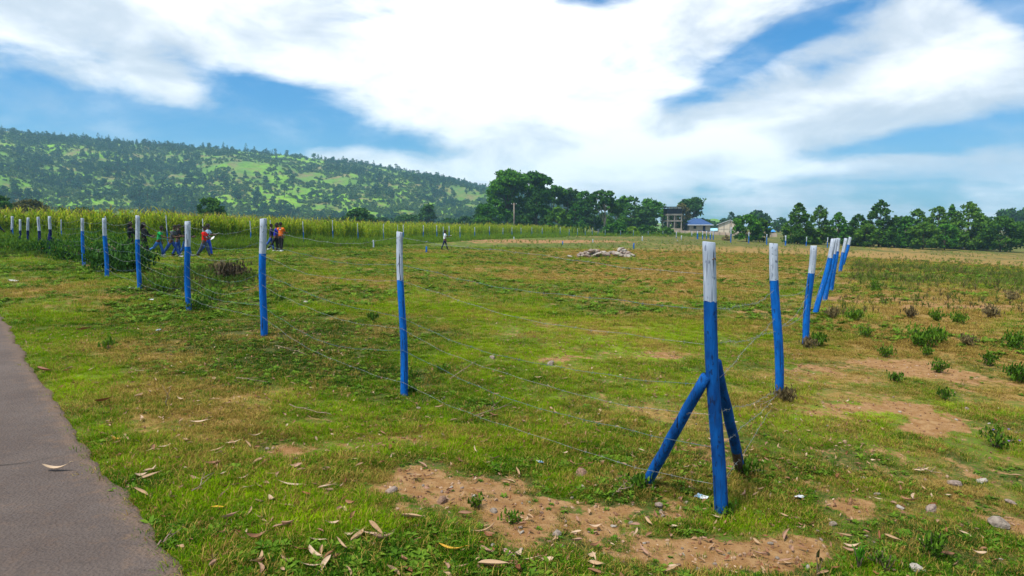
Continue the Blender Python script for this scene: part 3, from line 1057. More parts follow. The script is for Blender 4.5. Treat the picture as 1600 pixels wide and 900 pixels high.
def build_hill():
    m, t, out = new_mat('hill_slope')
    pos = t.n('ShaderNodeNewGeometry').outputs['Position']
    a = t.noise(pos, 0.011, 6.0, 0.6); b = t.noise(pos, 0.05, 6.0, 0.65); c = t.noise(pos, 0.26, 5.0, 0.7)
    grass = t.mix(t.step(a, 0.42, 0.66), (0.085, 0.17, 0.03), (0.17, 0.36, 0.012))
    base = t.mix(t.step(b, 0.46, 0.64), grass, (0.17, 0.155, 0.06))
    base = t.mix(t.m('MULTIPLY', t.step(b, 0.62, 0.74), 0.7), base, (0.30, 0.21, 0.125))
    base = t.mix(t.m('MULTIPLY', t.step(c, 0.5, 0.66), 0.7), base, (0.045, 0.085, 0.022))
    finish(t, out, base, 0.95, c, 1.2, 0.6, 0.1)
    az_ = np.linspace(R(-72), R(19), 420)
    rr = np.concatenate([np.linspace(HR0 - 40, HR1 + 60, 110), np.linspace(HR1 + 80, 1650, 14)])
    A, RR = np.meshgrid(az_, rr)
    x = (np.sin(A) * RR).ravel(); y = (np.cos(A) * RR).ravel()
    z = hill_z(x, y)
    nr, nc = len(rr), len(az_)
    i = np.arange(nr - 1)[:, None] * nc + np.arange(nc - 1)[None]
    f = np.stack([i, i + 1, i + nc + 1, i + nc], -1).reshape(-1, 4)[:, ::-1]
    me = mesh_np('hill', np.stack([x, y, z], 1), f, m, smooth=True)
    tag(mesh_obj('hill', me), 'long green scrubby hill with a wooded ridge', None, None, 'structure')


build_hill()


# ------------------------------------------------------------------ trees
def leaves(centers, normals, size, rs, aspect=1.7):
    """folded leaf-spray faces: two triangles each"""
    n = len(centers)
    nrm = normals / (np.linalg.norm(normals, axis=1, keepdims=True) + 1e-9)
    rv = rs.normal(0, 1, (n, 3))
    t1 = np.cross(nrm, rv); t1 /= (np.linalg.norm(t1, axis=1, keepdims=True) + 1e-9)
    t2 = np.cross(nrm, t1)
    s = (size * rs.uniform(.6, 1.35, n))[:, None]
    v0 = centers - t1 * s * aspect * .5
    v2 = centers + t1 * s * aspect * .5 - nrm * s * .15
    v1 = centers - t2 * s * .5 - nrm * s * .18
    v3 = centers + t2 * s * .5 - nrm * s * .18
    v = np.stack([v0, v1, v2, v3], 1).reshape(-1, 3)
    b = np.arange(n)[:, None] * 4
    f = np.concatenate([b + np.array([[0, 1, 2]]), b + np.array([[0, 2, 3]])], 1).reshape(-1, 3)
    return v, f


def crown_pts(blobs, n, rs, up=0.35, shell=0.35):
    """leaf positions on the outer part of many clumps"""
    bl = np.array(blobs, float)                       # x y z rx rz
    w = bl[:, 3] * (bl[:, 3] + bl[:, 4]); w /= w.sum()
    k = rs.choice(len(bl), n, p=w)
    d = rs.normal(0, 1, (n, 3)); d /= np.linalg.norm(d, axis=1, keepdims=True)
    rad = shell + (1 - shell) * rs.uniform(0, 1, n) ** .8
    c = bl[k, :3] + d * rad[:, None] * np.stack([bl[k, 3], bl[k, 3], bl[k, 4]], 1)
    nr = d + rs.normal(0, .55, (n, 3)); nr[:, 2] += up
    return c, nr


def clump_set(kind, H, W, rs):
    """clumps (x,y,z,rx,rz) that make the outline of each kind of tree, and limb tips"""
    B = []
    if kind == 'euc':                                # high domed crown in separate billows
        nl = 9
        lobes = []
        for k in range(nl):
            a = 2.4 * k + rs.uniform(-.4, .4); rr = W * .30 * math.sqrt((k + .3) / nl)
            h = H * rs.uniform(.50, .80) + H * .12 * (1 - rr / (W * .3)) 
            lobes.append((rr * math.cos(a), rr * math.sin(a), h, W * rs.uniform(.20, .28)))
        for k in range(7):
            a = rs.uniform(0, 6.28); rr = W * rs.uniform(.12, .36)
            lobes.append((rr * math.cos(a), rr * math.sin(a), H * rs.uniform(.20, .50), W * rs.uniform(.14, .22)))
        top = max(l[2] + l[3] * .9 for l in lobes)
        for (x, y, z, r) in lobes:
            z *= H / top
            for _ in range(9):
                d = rs.normal(0, 1, 3); d /= np.linalg.norm(d); d[2] = abs(d[2]) * .9 - .2
                q = r * rs.uniform(.42, .62)
                B.append((x + d[0] * (r - q * .6), y + d[1] * (r - q * .6), min(z + d[2] * (r - q * .6), H - q * .7), q, q * .72))
        return B, lobes
    if kind == 'open':                               # airy eucalyptus with pale limbs showing
        lobes = []
        for k in range(11):
            a = 2.4 * k; rr = W * .36 * math.sqrt((k + .2) / 11)
            lobes.append((rr * math.cos(a), rr * math.sin(a), H * (rs.uniform(.46, .72) + .22 * (1 - rr / (W * .36))), W * rs.uniform(.11, .17)))
        for (x, y, z, r) in lobes:
            for _ in range(6):
                d = rs.normal(0, 1, 3); d /= np.linalg.norm(d)
                q = r * rs.uniform(.35, .5)
                B.append((x + d[0] * r * .8, y + d[1] * r * .8, min(z + d[2] * r * .6, H - q * .6), q, q * .6))
        return B, lobes
    n = {'conic': 150, 'round': 75, 'flat': 60, 'bush': 45}[kind]
    for k in range(n):
        t = rs.uniform(0, 1)
        a = rs.uniform(0, 6.28)
        if kind == 'conic':
            t = t ** 1.15
            prof = (1 - t) ** .52 * (.80 + .35 * min(1, t * 5)) * rs.uniform(.86, 1.06)
            z = H * (.06 + .92 * t)
        elif kind == 'round':
            prof = math.sqrt(max(0, 1 - (1.9 * t - .85) ** 2)) if t > .05 else .5
            z = H * (.10 + .86 * t)
        elif kind == 'flat':
            prof = (1 - t ** 2.2) ** .6
            z = H * (.25 + .68 * t)
        else:
            prof = (1 - t ** 1.8) ** .6
            z = H * (.06 + .84 * t)
        rr = W * .46 * prof * math.sqrt(rs.uniform(.25, 1))
        q = W * rs.uniform(.075, .14) * (1.0 if kind != 'conic' else (.55 + .6 * (1 - t)))
        B.append((rr * math.cos(a), rr * math.sin(a), min(z, H - q * .5), q, q * .8))
    return B, None


def crown_mesh(kind, H, W, n, leaf, mat, seed):
    rs = np.random.RandomState(seed)
    B, lobes = clump_set(kind, H, W, rs)
    c, nr = crown_pts(B, n, rs)
    if kind == 'conic':                              # a thin leader and a few stray tips
        k = int(n * .02)
        t = rs.uniform(0, 1, k)
        c2 = np.stack([rs.normal(0, W * .02, k), rs.normal(0, W * .02, k), H * (.93 + .07 * t)], 1)
        c = np.concatenate([c, c2]); nr = np.concatenate([nr, rs.normal(0, 1, (k, 3))])
    k = int(n * .06)                                 # strays that break the outline
    i = rs.choice(len(c), k)
    c = np.concatenate([c, c[i] * np.array([1.07, 1.07, 1.0]) + rs.normal(0, W * .02, (k, 3))]); nr = np.concatenate([nr, rs.normal(0, 1, (k, 3))])
    c[:, 2] = np.clip(c[:, 2], .02 * H, H * 1.01)
    v, f = leaves(c, nr, leaf, rs)
    return mesh_np('crown', v, f, mat), B, lobes


def trunk_mesh(kind, H, W, B, lobes, mat, seed):
    rg = random.Random(seed)
    mb = MB()
    r0 = max(.09, H * .020)
    if lobes:
        th = H * .46
        mb.tube([(0, 0, -.3), (r0 * .6, 0, th * .35), (-r0 * .5, r0 * .5, th * .7), (0, 0, th)], [r0 * 1.35, r0, r0 * .85, r0 * .65], 7)
        for (x, y, z, r) in lobes:
            s = rg.uniform(.35, .98) * th
            mb.tube([(0, 0, s), (x * .4, y * .4, s + (z - s) * .55), (x * .95, y * .95, z)], [r0 * .42, r0 * .28, r0 * .10], 5)
    else:
        th = H * (.82 if kind == 'conic' else .6)
        mb.tube([(0, 0, -.2), (r0 * .4, 0, th * .4), (0, r0 * .4, th)], [r0 * 1.1, r0 * .8, r0 * .25], 6)
        for b in rg.sample(B, min(10, len(B))):
            s = min(th * .85, max(H * .05, b[2] * rg.uniform(.4, .7)))
            mb.tube([(0, 0, s), (b[0] * .5, b[1] * .5, s + (b[2] - s) * .6), (b[0], b[1], b[2])], [r0 * .35, r0 * .22, r0 * .06], 4)
    return mb.mesh('trunk', mat, True)


def make_tree(name, kind, H, W, n, leaf, mat, bark, seed, loc, label, cat, group):
    root = empty(name, loc, random.Random(seed).uniform(0, 6.28))
    tag(root, label, cat, group)
    cm, B, lobes = crown_mesh(kind, H, W, n, leaf, mat, seed)
    mesh_obj('crown', cm, root)
    mesh_obj('trunk', trunk_mesh(kind, H, W, B, lobes, bark, seed), root)
    return root


def tree_at(name, u, vtop, wpx, d, kind, mat, label, cat='tree', group=None, bark=None, seed=0, dens=1.0, vis=None):
    p = Pon(u, d)
    top = Pd(u, vtop, d)[2]
    H = max(.6, top - p[2]); W = wpx * d / F
    leaf = max(.10, d * .0026) if kind in ('euc', 'open') else max(.07, d * .0023)
    n = int(np.clip(7.0 * (H * W) / (leaf * leaf) * dens, 900, 13000))
    return make_tree(name, kind, H, W * 1.04, n, leaf, mat, bark or M_bark, seed or int(u * 7 + d), p, label, cat, group)


G_C = 'trees of the grove by the water tower'
for a in [
    ('eucalyptus_tree', 792, 262, 74, 188, 'euc', M_euc, 'tallest domed tree at the left end of the central grove', 1.2),
    ('eucalyptus_tree', 834, 264, 58, 194, 'euc', M_euc, 'second tall domed tree, just right of the tallest in the grove', 1.2),
    ('eucalyptus_tree', 861, 287, 40, 200, 'euc', M_euc, 'lower shoulder tree on the right side of the two tall domed ones', 1.1),
    ('broadleaf_tree', 772, 312, 56, 172, 'round', M_euc, 'dense green tree below the left side of the tallest grove tree', 1.1),
    ('broadleaf_tree', 752, 318, 34, 184, 'conic', M_dkleaf, 'dark pointed tree at the far left edge of the central grove', 1.0),
    ('dark_tree', 838, 299, 48, 168, 'conic', M_dkleaf, 'broad dark pointed tree under the second tall domed one', 1.2),
    ('broadleaf_tree', 872, 322, 36, 162, 'round', M_bush, 'rounded mid-green tree with a brownish side right of the dark pointed one', 1.1),
    ('eucalyptus_tree', 885, 291, 42, 204, 'euc', M_dkleaf, 'dark eucalyptus with a small tuft above its crown, mid grove', 1.1),
    ('eucalyptus_tree', 908, 296, 40, 206, 'euc', M_euc, 'grove eucalyptus left of the pale-trunked airy tree', 1.1),
    ('broadleaf_tree', 898, 318, 40, 176, 'conic', M_euc, 'low dense tree in front of the middle of the grove', 1.1),
    ('pale_trunk_tree', 944, 287, 66, 180, 'open', M_bush, 'airy tree with pale trunks and a high open crown', 1.5),
    ('eucalyptus_tree', 973, 304, 34, 206, 'euc', M_euc, 'narrow eucalyptus just right of the pale-trunked tree', 1.1),
    ('pointed_tree', 993, 308, 22, 210, 'conic', M_dkleaf, 'slim pointed tree in the dip of the grove', 1.0),
    ('dark_tree', 988, 320, 44, 198, 'round', M_dkleaf, 'dark rounded tree right of the airy pale-trunked one', 1.1),
    ('eucalyptus_tree', 1018, 307, 44, 212, 'euc', M_euc, 'domed tree immediately left of the water tower', 1.2),
    ('dark_tree', 1008, 322, 40, 200, 'round', M_dkleaf, 'dark low tree at the foot of the one left of the tower', 1.1),
    ('eucalyptus_tree', 1081, 305, 42, 238, 'euc', M_dkleaf, 'bluish dark tree with a separate top billow behind the small house', 1.2),
    ('dark_tree', 1062, 318, 34, 232, 'round', M_olive, 'brownish rounded tree between water tower and small house', 1.0),
    ('dark_tree', 1049, 326, 38, 232, 'round', M_dkleaf, 'dark tree standing right behind the open water tower frame', 1.0),
    ('dark_tree', 925, 312, 44, 204, 'round', M_dkleaf, 'dark tree filling the grove behind the pale trunks', 1.0),
    ('dark_tree', 812, 308, 46, 186, 'conic', M_dkleaf, 'dark shaded tree between and below the two tall domed ones', 1.0),
    ('broadleaf_tree', 962, 318, 40, 190, 'round', M_euc, 'green tree filling behind the right side of the pale trunks', 1.0),
]:
    tree_at(*a[:7], a[7], 'tree', G_C, M_palebark if a[5] in ('open',) else M_bark, dens=a[8])
G_B = 'bushes along the foot of the grove'
for a in [('shrub', 757, 340, 44, 150, 'flat', M_bush, 'low flat bush at the left foot of the grove'),
          ('shrub', 962, 346, 46, 150, 'bush', M_euc, 'large dark green bush below the pale-trunked tree'),
          ('shrub', 905, 350, 40, 152, 'bush', M_bush, 'low bush at the middle foot of the grove'),
          ('shrub', 1010, 352, 44, 158, 'bush', M_bush, 'low spreading bush left of the water tower foot'),
          ('shrub', 1038, 354, 30, 160, 'bush', M_bush, 'small bush right against the water tower foot'),
          ('shrub', 860, 348, 36, 150, 'bush', M_bush, 'low bush under the rounded mid-green grove tree'),
          ('shrub', 985, 354, 30, 154, 'bush', M_tall, 'bright low bush right of the large dark one'),
          ('shrub', 1066, 343, 16, 214, 'round', M_bush, 'small rounded bush beside the left wall of the small house'),
          ('shrub', 1134, 368, 12, 128, 'bush', M_weed_dry, 'small brown dry bush in the grass before the barn'),
          ('shrub', 640, 353, 22, 92, 'bush', M_tall, 'small dark green bush on the maize edge behind the tall blue post'),
          ('shrub', 690, 354, 22, 96, 'bush', M_tall, 'small dark green bush on the maize edge above the man in white')]:
    tree_at(*a[:7], a[7], 'shrub', G_B, dens=1.0)

G_R = 'young trees in the row across the right field'
row = [(1166, 337, 40, 126, 'round', 'rounded dark tree standing alone in front of the barn end'), (1186, 343, 26, 128, 'round', 'smaller tree with a bare trunk right beside the rounded one'),
       (1245, 319, 40, 122, 'conic', 'first dark tree at the left end of the right-hand row'), (1278, 323, 34, 124, 'conic', 'pointed tree second from the left end of the row'),
       (1308, 334, 32, 125, 'conic', 'shorter pointed tree third from the left end of the row'), (1338, 337, 36, 124, 'conic', 'broad low tree just left of the tallest pointed row tree'),
       (1372, 315, 44, 123, 'conic', 'tallest pointed tree in the middle of the right-hand row'), (1396, 339, 26, 127, 'conic', 'small tree tucked right of the tallest row tree'),
       (1413, 340, 32, 122, 'conic', 'small light-green tree in the middle of the row'), (1441, 349, 40, 119, 'round', 'low rounded bright tree in front of the row'),
       (1430, 329, 42, 130, 'conic', 'twin-topped tree behind the low rounded bright one'), (1462, 325, 44, 129, 'conic', 'full tree with ragged top in the right part of the row'),
       (1483, 322, 22, 132, 'conic', 'slim spire-topped tree in the right part of the row'), (1510, 318, 56, 126, 'conic', 'large broad dark tree with pointed tip in the right part of row'),
       (1530, 336, 34, 131, 'conic', 'dark tree behind the right shoulder of the large broad one'), (1562, 341, 56, 121, 'round', 'separate broad low tree at the right end of the row'),
       (1475, 352, 34, 120, 'round', 'low dense tree before the full ragged-topped one'), (1352, 352, 30, 121, 'round', 'low tree at the left foot of the tallest row tree')]
for i, (u, vt, w, d, k, lb) in enumerate(row):
    tree_at('row_tree', u, vt - 2, w * 1.22, d, k, M_rowleaf if i % 4 else M_euc, lb, 'tree', G_R, dens=1.15)

G_F = 'hazy trees far behind the fields'
for a in [(1130, 341, 22, 330, 'round', 'far bluish tree behind the left roof edge of the barn'), (1141, 331, 22, 335, 'conic', 'far taller bluish tree rising behind the barn ridge'),
          (1151, 337, 20, 330, 'round', 'far bluish tree just right of the barn ridge'), (1181, 327, 26, 300, 'euc', 'far tall bluish tree right of the lone rounded tree'),
          (1193, 332, 20, 305, 'euc', 'far bluish tree between lone tree and blue shed'), (1216, 340, 24, 290, 'round', 'far dark-blue tree behind the gap left of the row'),
          (1112, 346, 20, 345, 'round', 'far low tree between small house and barn'), (1103, 343, 16, 330, 'round', 'far low tree right of the small house roof'),
          (1575, 323, 46, 290, 'euc', 'big pale hazy tree behind the right end of row'), (1600, 326, 40, 280, 'euc', 'big hazy tree cut by the right edge of the photo'),
          (1545, 338, 26, 300, 'round', 'far bluish tree showing over the row near its right end'), (1592, 346, 40, 240, 'round', 'dark far tree low at the right edge'),
          (1404, 338, 26, 300, 'round', 'far tree showing in a gap in the middle of the row'), (1660, 330, 50, 260, 'euc', 'hazy tree beyond the right end of the field'),
          (641, 336, 60, 250, 'round', 'low dark trees left of the taller one beyond the maize'), (600, 340, 44, 260, 'round', 'low hazy tree right of the flat-topped bush'),
          (669, 317, 30, 245, 'euc', 'taller dark tree beyond the maize under the hill'), (700, 341, 44, 260, 'round', 'low pale hazy tree left of the central grove'),
          (728, 338, 34, 230, 'round', 'hazy tree at the left of the grove edge'), (520, 340, 46, 290, 'round', 'low hazy tree left of flat-topped bush'),
          (430, 338, 50, 300, 'round', 'low hazy tree above the maize behind the orange shirts')]:
    tree_at('distant_tree', a[0], a[1], a[2], a[3], a[4], M_dkleaf, a[5], 'tree', G_F, dens=.9)

tree_at('round_tree', 332, 308, 44, 118, 'round', M_bush, 'round green tree standing alone behind the maize', 'tree', dens=1.5)
tree_at('flat_bush', 564, 325, 58, 150, 'flat', M_dkleaf, 'flat-topped dark bush beyond the maize', 'shrub', dens=1.4)
tree_at('dark_tree', -2, 300, 58, 88, 'round', M_bush, 'dark tree cut by the left edge above the maize', 'tree', dens=1.2)
tree_at('olive_shrub', 52, 311, 66, 105, 'flat', M_olive, 'brownish olive thorn bush above the far left posts', 'shrub', dens=1.2)
tree_at('shrub', 165, 327, 26, 78, 'bush', M_banana, 'bright green clump rising from the maize on the left', 'shrub', dens=1.0)
tree_at('shrub', 100, 322, 40, 120, 'bush', M_bush, 'green bush right of the olive thorn bush', 'shrub', dens=1.0)
tree_at('shrub', 130, 325, 50, 150, 'round', M_dkleaf, 'hazy green tree behind the maize at left', 'shrub', dens=1.0)


# trees on the hill: the largest as single trees, the rest as one wood
def hill_proto(seed, kind, H, W, n, leaf, mat):
    cm, B, lobes = crown_mesh(kind, H, W, n, leaf, mat, seed)
    tm = trunk_mesh(kind, H, W, B[:6] if not lobes else B, lobes, M_bark, seed)
    if mat is M_hillleaf: HT.append((cm, tm))
    me = cm.copy()
    bm = bmesh.new(); bm.from_mesh(cm)
    k = len(bm.faces)
    bm.from_mesh(tm)
    bm.faces.ensure_lookup_table()
    for f in bm.faces[k:]: f.material_index = 1
    bm.to_mesh(me); bm.free()
    me.materials.append(M_bark)
    return me


HT = []
HP = [hill_proto(301 + k, kd, H, W, 260, .8, M_hillleaf) for k, (kd, H, W) in enumerate(
    [('conic', 11, 6), ('round', 9, 9), ('euc', 13, 9), ('conic', 14, 7), ('round', 7, 8), ('euc', 11, 8)])]
SP = [hill_proto(321 + k, 'bush', H, W, 90, .8, M_scrub) for k, (H, W) in enumerate([(3, 5), (3.6, 5.5), (2.4, 4)])]


def build_hill_trees():
    rs = np.random.RandomState(77)

    def cand(n):
        a = rs.uniform(R(-66), R(12), n); t = rs.uniform(0.02, 1.03, n)
        r = HR0 + t * (HR1 - HR0)
        return np.sin(a) * r, np.cos(a) * r, a, t
    # single trees: ridge line and big dark clumps
    xs, ys, sc = [], [], []
    ua = np.linspace(-30, 760, 125)
    for u in ua:
        a = math.atan2((u + rs.uniform(-5, 5) - 800) / F, 1.0)
        if u < 130 and rs.uniform() < .55: continue
        r = HR1 + rs.uniform(-30, 12)
        xs.append(math.sin(a) * r); ys.append(math.cos(a) * r); sc.append(rs.uniform(.40, .90))
    n_ridge = len(xs)
    for (u, v, n, sp) in [(80, 232, 14, 45), (180, 262, 12, 40), (205, 250, 8, 25), (340, 285, 20, 22), (230, 290, 24, 50), (600, 310, 12, 16), (690, 310, 14, 18), (560, 295, 8, 30),
                          (130, 300, 8, 40), (440, 290, 14, 50), (500, 310, 10, 40), (250, 315, 18, 40), (390, 320, 14, 30), (290, 240, 10, 40), (490, 320, 10, 40), (655, 282, 8, 14)]:
        for _ in range(n):
            uu, vv = u + rs.normal(0, sp), v + rs.normal(0, 9)
            rd = ray(uu, vv)
            tt = np.linspace(430, 1000, 400)
            p = CAM + rd[None] * tt[:, None]
            h = np.nonzero(p[:, 2] < hill_z(p[:, 0], p[:, 1]))[0]
            if not len(h): continue
            xs.append(p[h[0], 0]); ys.append(p[h[0], 1]); sc.append(rs.uniform(.5, 1.0))
    rg_n = np.arange(len(xs)) < n_ridge
    xs, ys, sc = np.array(xs)[:290], np.array(ys)[:290], np.array(sc)[:290]
    zs = hill_z(xs, ys)
    for i in range(len(xs)):
        cm, tm = HT[rs.randint(0, 6)]
        o = empty('hill_tree', (xs[i], ys[i], zs[i] - .4), rs.uniform(0, 6.28))
        mesh_obj('crown', cm, o); mesh_obj('trunk', tm, o)
        o.scale = (sc[i],) * 3
        if rg_n[i]: tag(o, 'small dark tree standing on the skyline of the distant hill', 'tree', 'trees on the skyline of the hill')
        else: tag(o, 'dark blue-green tree in a clump on the slope of the distant hill', 'tree', 'trees in clumps on the hill slope')
    x, y, a, t = cand(26000)
    w = fbm(x, y, 95, 211, 4) * .8 + fbm(x, y, 30, 213, 3) * .8 - .16 + np.where(t > .88, .42, 0) + np.where((a < R(-26)) & (t > .45), .15, 0) - .02
    k = w > .10
    x1, y1, t1 = x[k], y[k], t[k]
    z1 = hill_z(x1, y1) - .4
    s1 = rs.uniform(.22, .62, len(x1))
    o = scatter('hill_wood', np.stack([x1, y1, z1], 1), np.stack([x1 * 0, x1 * 0, rs.uniform(0, 6.28, len(x1))], 1), s1, rs.randint(0, 6, len(x1)), [proto('h', m) for m in HP])
    tag(o, 'scattered dark woodland covering the distant hillside', 'woodland', None, 'stuff')
    x, y, a, t = cand(30000)
    k = (fbm(x, y, 50, 221, 4) + fbm(x, y, 14, 223, 3) * .5) > -.2
    x, y = x[k], y[k]
    o = scatter('hill_scrub', np.stack([x, y, hill_z(x, y) - .2], 1), np.stack([x * 0, x * 0, rs.uniform(0, 6.28, len(x))], 1), rs.uniform(.35, 1.0, len(x)), rs.randint(0, 3, len(x)), [proto('s', m) for m in SP])
    tag(o, 'grey-green scrub dotted over the distant hillside', 'scrub', None, 'stuff')


build_hill_trees()


# ------------------------------------------------------------------ shrubs and weeds one can tell apart
def leafy_shrub(name, p, h, w, seed, label, cat='shrub', group=None, mat=None, stems=9, leaf=.05, n=600, flowers=0, droop=1.2, bare=.25, fmat=None):
    """many-stemmed shrub: stems, leaf blades, perhaps flowers"""
    rng = random.Random(seed)
    root = tag(empty(name, p, rng.uniform(0, 6.28)), label, cat, group)
    st = MB(); V, Fc, Mi = [], [], []
    fl = MB()
    per = max(1, n // stems)
    for k in range(stems):
        a = 2.4 * k + rng.uniform(-.5, .5)
        reach = w * .5 * math.sqrt((k + .5) / stems)
        hh = h * (1 - .45 * (reach / (w * .5)) ** 2) * rng.uniform(.75, 1.05)
        pts = [(0, 0, -.03), (reach * .35 * math.cos(a), reach * .35 * math.sin(a), hh * .45), (reach * math.cos(a), reach * math.sin(a), hh)]
        st.tube(pts, [h * .014 + .003, h * .009 + .002, .002], 4, cap=False)
        for j in range(per):
            s = rng.uniform(bare, 1)
            x = reach * math.cos(a) * s ** 1.4; y = reach * math.sin(a) * s ** 1.4; z = hh * s
            q = w * .13
            b = (x + rng.gauss(0, q * .6), y + rng.gauss(0, q * .6), max(.01, z + rng.gauss(0, q * .5)))
            blade(V, Fc, Mi, b, rng.uniform(0, 6.28), leaf * rng.uniform(.6, 1.4), leaf * .45, rng.uniform(.3, droop), 0, rng, 2)
        for j in range(flowers // stems + (1 if rng.random() < (flowers % stems) / stems else 0)):
            s = rng.uniform(.75, 1)
            c = (reach * math.cos(a) * s + rng.gauss(0, w * .08), reach * math.sin(a) * s + rng.gauss(0, w * .08), hh * s + h * .05)
            for q in range(6):
                b = q * 1.047
                r = .035 if not fmat or fmat is M_flower else .012
                o = (c[0] + math.cos(b) * r, c[1] + math.sin(b) * r, c[2] + .012)
                fl.add([c, (c[0] + math.cos(b - .4) * r * .8, c[1] + math.sin(b - .4) * r * .8, c[2] + .014), o, (c[0] + math.cos(b + .4) * r * .8, c[1] + math.sin(b + .4) * r * .8, c[2] + .014)], [(0, 1, 2, 3)])
    st.build('stem', M_twig, root)
    mesh_obj('foliage', mesh_from('foliage', V, Fc, Mi, [mat or M_weed]), root)
    if fl.v: fl.build('flower', fmat or M_flower, root)
    return root


G_T = 'flowering shrubs in the left fence line'
for i, (u, d, h, w, lb, fl, mt) in enumerate([
    (10, 32, 1.0, 3.0, 'weedy green shrub at the far left edge below the posts', 5, M_weed), (34, 30.5, .9, 2.4, 'green shrub with a few yellow flowers between far left posts', 9, M_weed),
    (62, 31, .95, 2.2, 'green shrub wrapping the foot of the third visible dark post', 4, M_weed), (92, 29.5, 1.0, 2.6, 'dark green shrub right of the braced dark post', 4, M_bush),
    (112, 27.5, 1.15, 2.4, 'shrub with orange-yellow flowers left of the half-hidden blue post', 14, M_bush), (146, 26, 1.35, 2.8, 'dark green shrub with yellow flowers between two blue posts', 14, M_bush),
    (178, 27.5, 1.5, 2.6, 'dark leafy shrub with orange flowers right of the leaning blue post', 10, M_bush)]):
    leafy_shrub('flowering_shrub', Pon(u, d), h * (.55 if u < 100 else .85), w, 400 + i, lb, 'shrub', G_T, mt, 16, .13, 1500, fl, 1.6, .1)

leafy_shrub('thorn_bush', Pon(192, 21.6), .85, 2.2, 420, 'spreading dark bush with feathery leaves and a crooked trunk behind posts', 'shrub', None, M_dkleaf, 13, .15, 1900, 3, 1.8, .5)
_t = Pon(192, 21.2)
mbx = MB(); mbx.tube([(-.1, 0, -.1), (.02, .05, .3), (-.08, 0, .62), (-.5, .1, .95)], [.09, .075, .055, .03], 7); mbx.tube([(0, .03, .35), (-.5, 0, .65), (-1.0, .1, .8)], [.05, .04, .02], 6); mbx.tube([(0, .03, .2), (.3, -.1, .02), (.5, -.2, -.1)], [.05, .04, .03], 6)
mbx.build('crooked_trunk', M_bark, [o for o in COL.objects if o.name.startswith('thorn_bush')][0], True)
leafy_shrub('brush_pile', Pg(362, 438), .42, 1.15, 430, 'dark dead brush heaped in the grass right of the blue post', 'brush', None, simple_mat('dead_brush', (0.04, 0.028, 0.014), (0.08, 0.06, 0.03), 20), 26, .12, 900, 0, .8, .05)
leafy_shrub('brush_pile', Pg(345, 424), .35, .8, 431, 'smaller tuft of dead stalks behind the dark brush heap', 'brush', None, M_weed_dry, 14, .12, 380, 0, .8, .1)

for i, (u, v, h, w, lb, mt, n) in enumerate([
    (1440, 545, .55, .80, 'largest leafy green weed in the bare right field', M_weed, 520), (1467, 541, .42, .50, 'leafy weed just right of the largest one in right field', M_weed, 300),
    (1383, 563, .26, .40, 'low green weed left of the largest in the right field', M_weed, 220), (1447, 560, .2, .28, 'small green weed below the largest in right field', M_weed, 150),
    (1497, 508, .34, .62, 'broad low weed in the upper middle of the right field', M_weed, 300), (1462, 505, .40, .42, 'upright weed left of the broad low one in right field', M_weed, 240),
    (1422, 500, .36, .42, 'dry brown weed above the largest green one', M_weed_dry, 260), (1511, 545, .30, .42, 'dry greyish weed right of the largest green one', M_weed_dry, 260),
    (1278, 545, .34, .42, 'dark weed at the foot of the third right-hand post', M_weed, 300), (1262, 548, .3, .36, 'brown weed beside the third right-hand post', M_weed_dry, 220),
    (1466, 586, .26, .34, 'green weed in the lower part of the right field', M_weed, 200), (1399, 602, .2, .28, 'tiny weed near the bare strip in the right field', M_weed, 120),
    (1476, 628, .2, .26, 'tiny sprig at the edge of the lime grass in right field', M_weed, 110), (1545, 575, .3, .34, 'weed near the right edge of the bare field', M_weed, 200),
    (1585, 550, .42, .5, 'green weed at the far right edge of the bare field', M_weed, 260), (1590, 600, .36, .5, 'weed cut by the right edge of the photo', M_weed, 260),
    (1548, 500, .42, .6, 'brown dry weed clump in the upper right field', M_weed_dry, 300), (1580, 470, .4, .7, 'brown dry weed clump by the right edge', M_weed_dry, 300),
    (1335, 505, .36, .5, 'green weed right of the leaning posts', M_weed, 260), (1352, 530, .3, .4, 'small green weed below and right of the leaning posts', M_weed, 200),
    (1368, 455, .5, .7, 'tall mixed weed clump right of the leaning posts', M_weed, 300), (1300, 500, .35, .4, 'brown weed at the foot of the leaning posts', M_weed_dry, 240),
    (1228, 632, .20, .40, 'tangle of dark weeds at the foot of the second right-hand post', M_weed_dry, 260), (1556, 700, .3, .4, 'thin dark sprig with mauve flowers on the right', M_weed, 140)]):
    leafy_shrub('field_weed', Pg(u, v), h * .72, w * .85, 440 + i, lb, 'weed', 'weeds in the right field', mt, 11, .07 if h > .3 else .05, n, 6 if 'mauve' in lb else 0, 1.4, .2, M_flower_w)

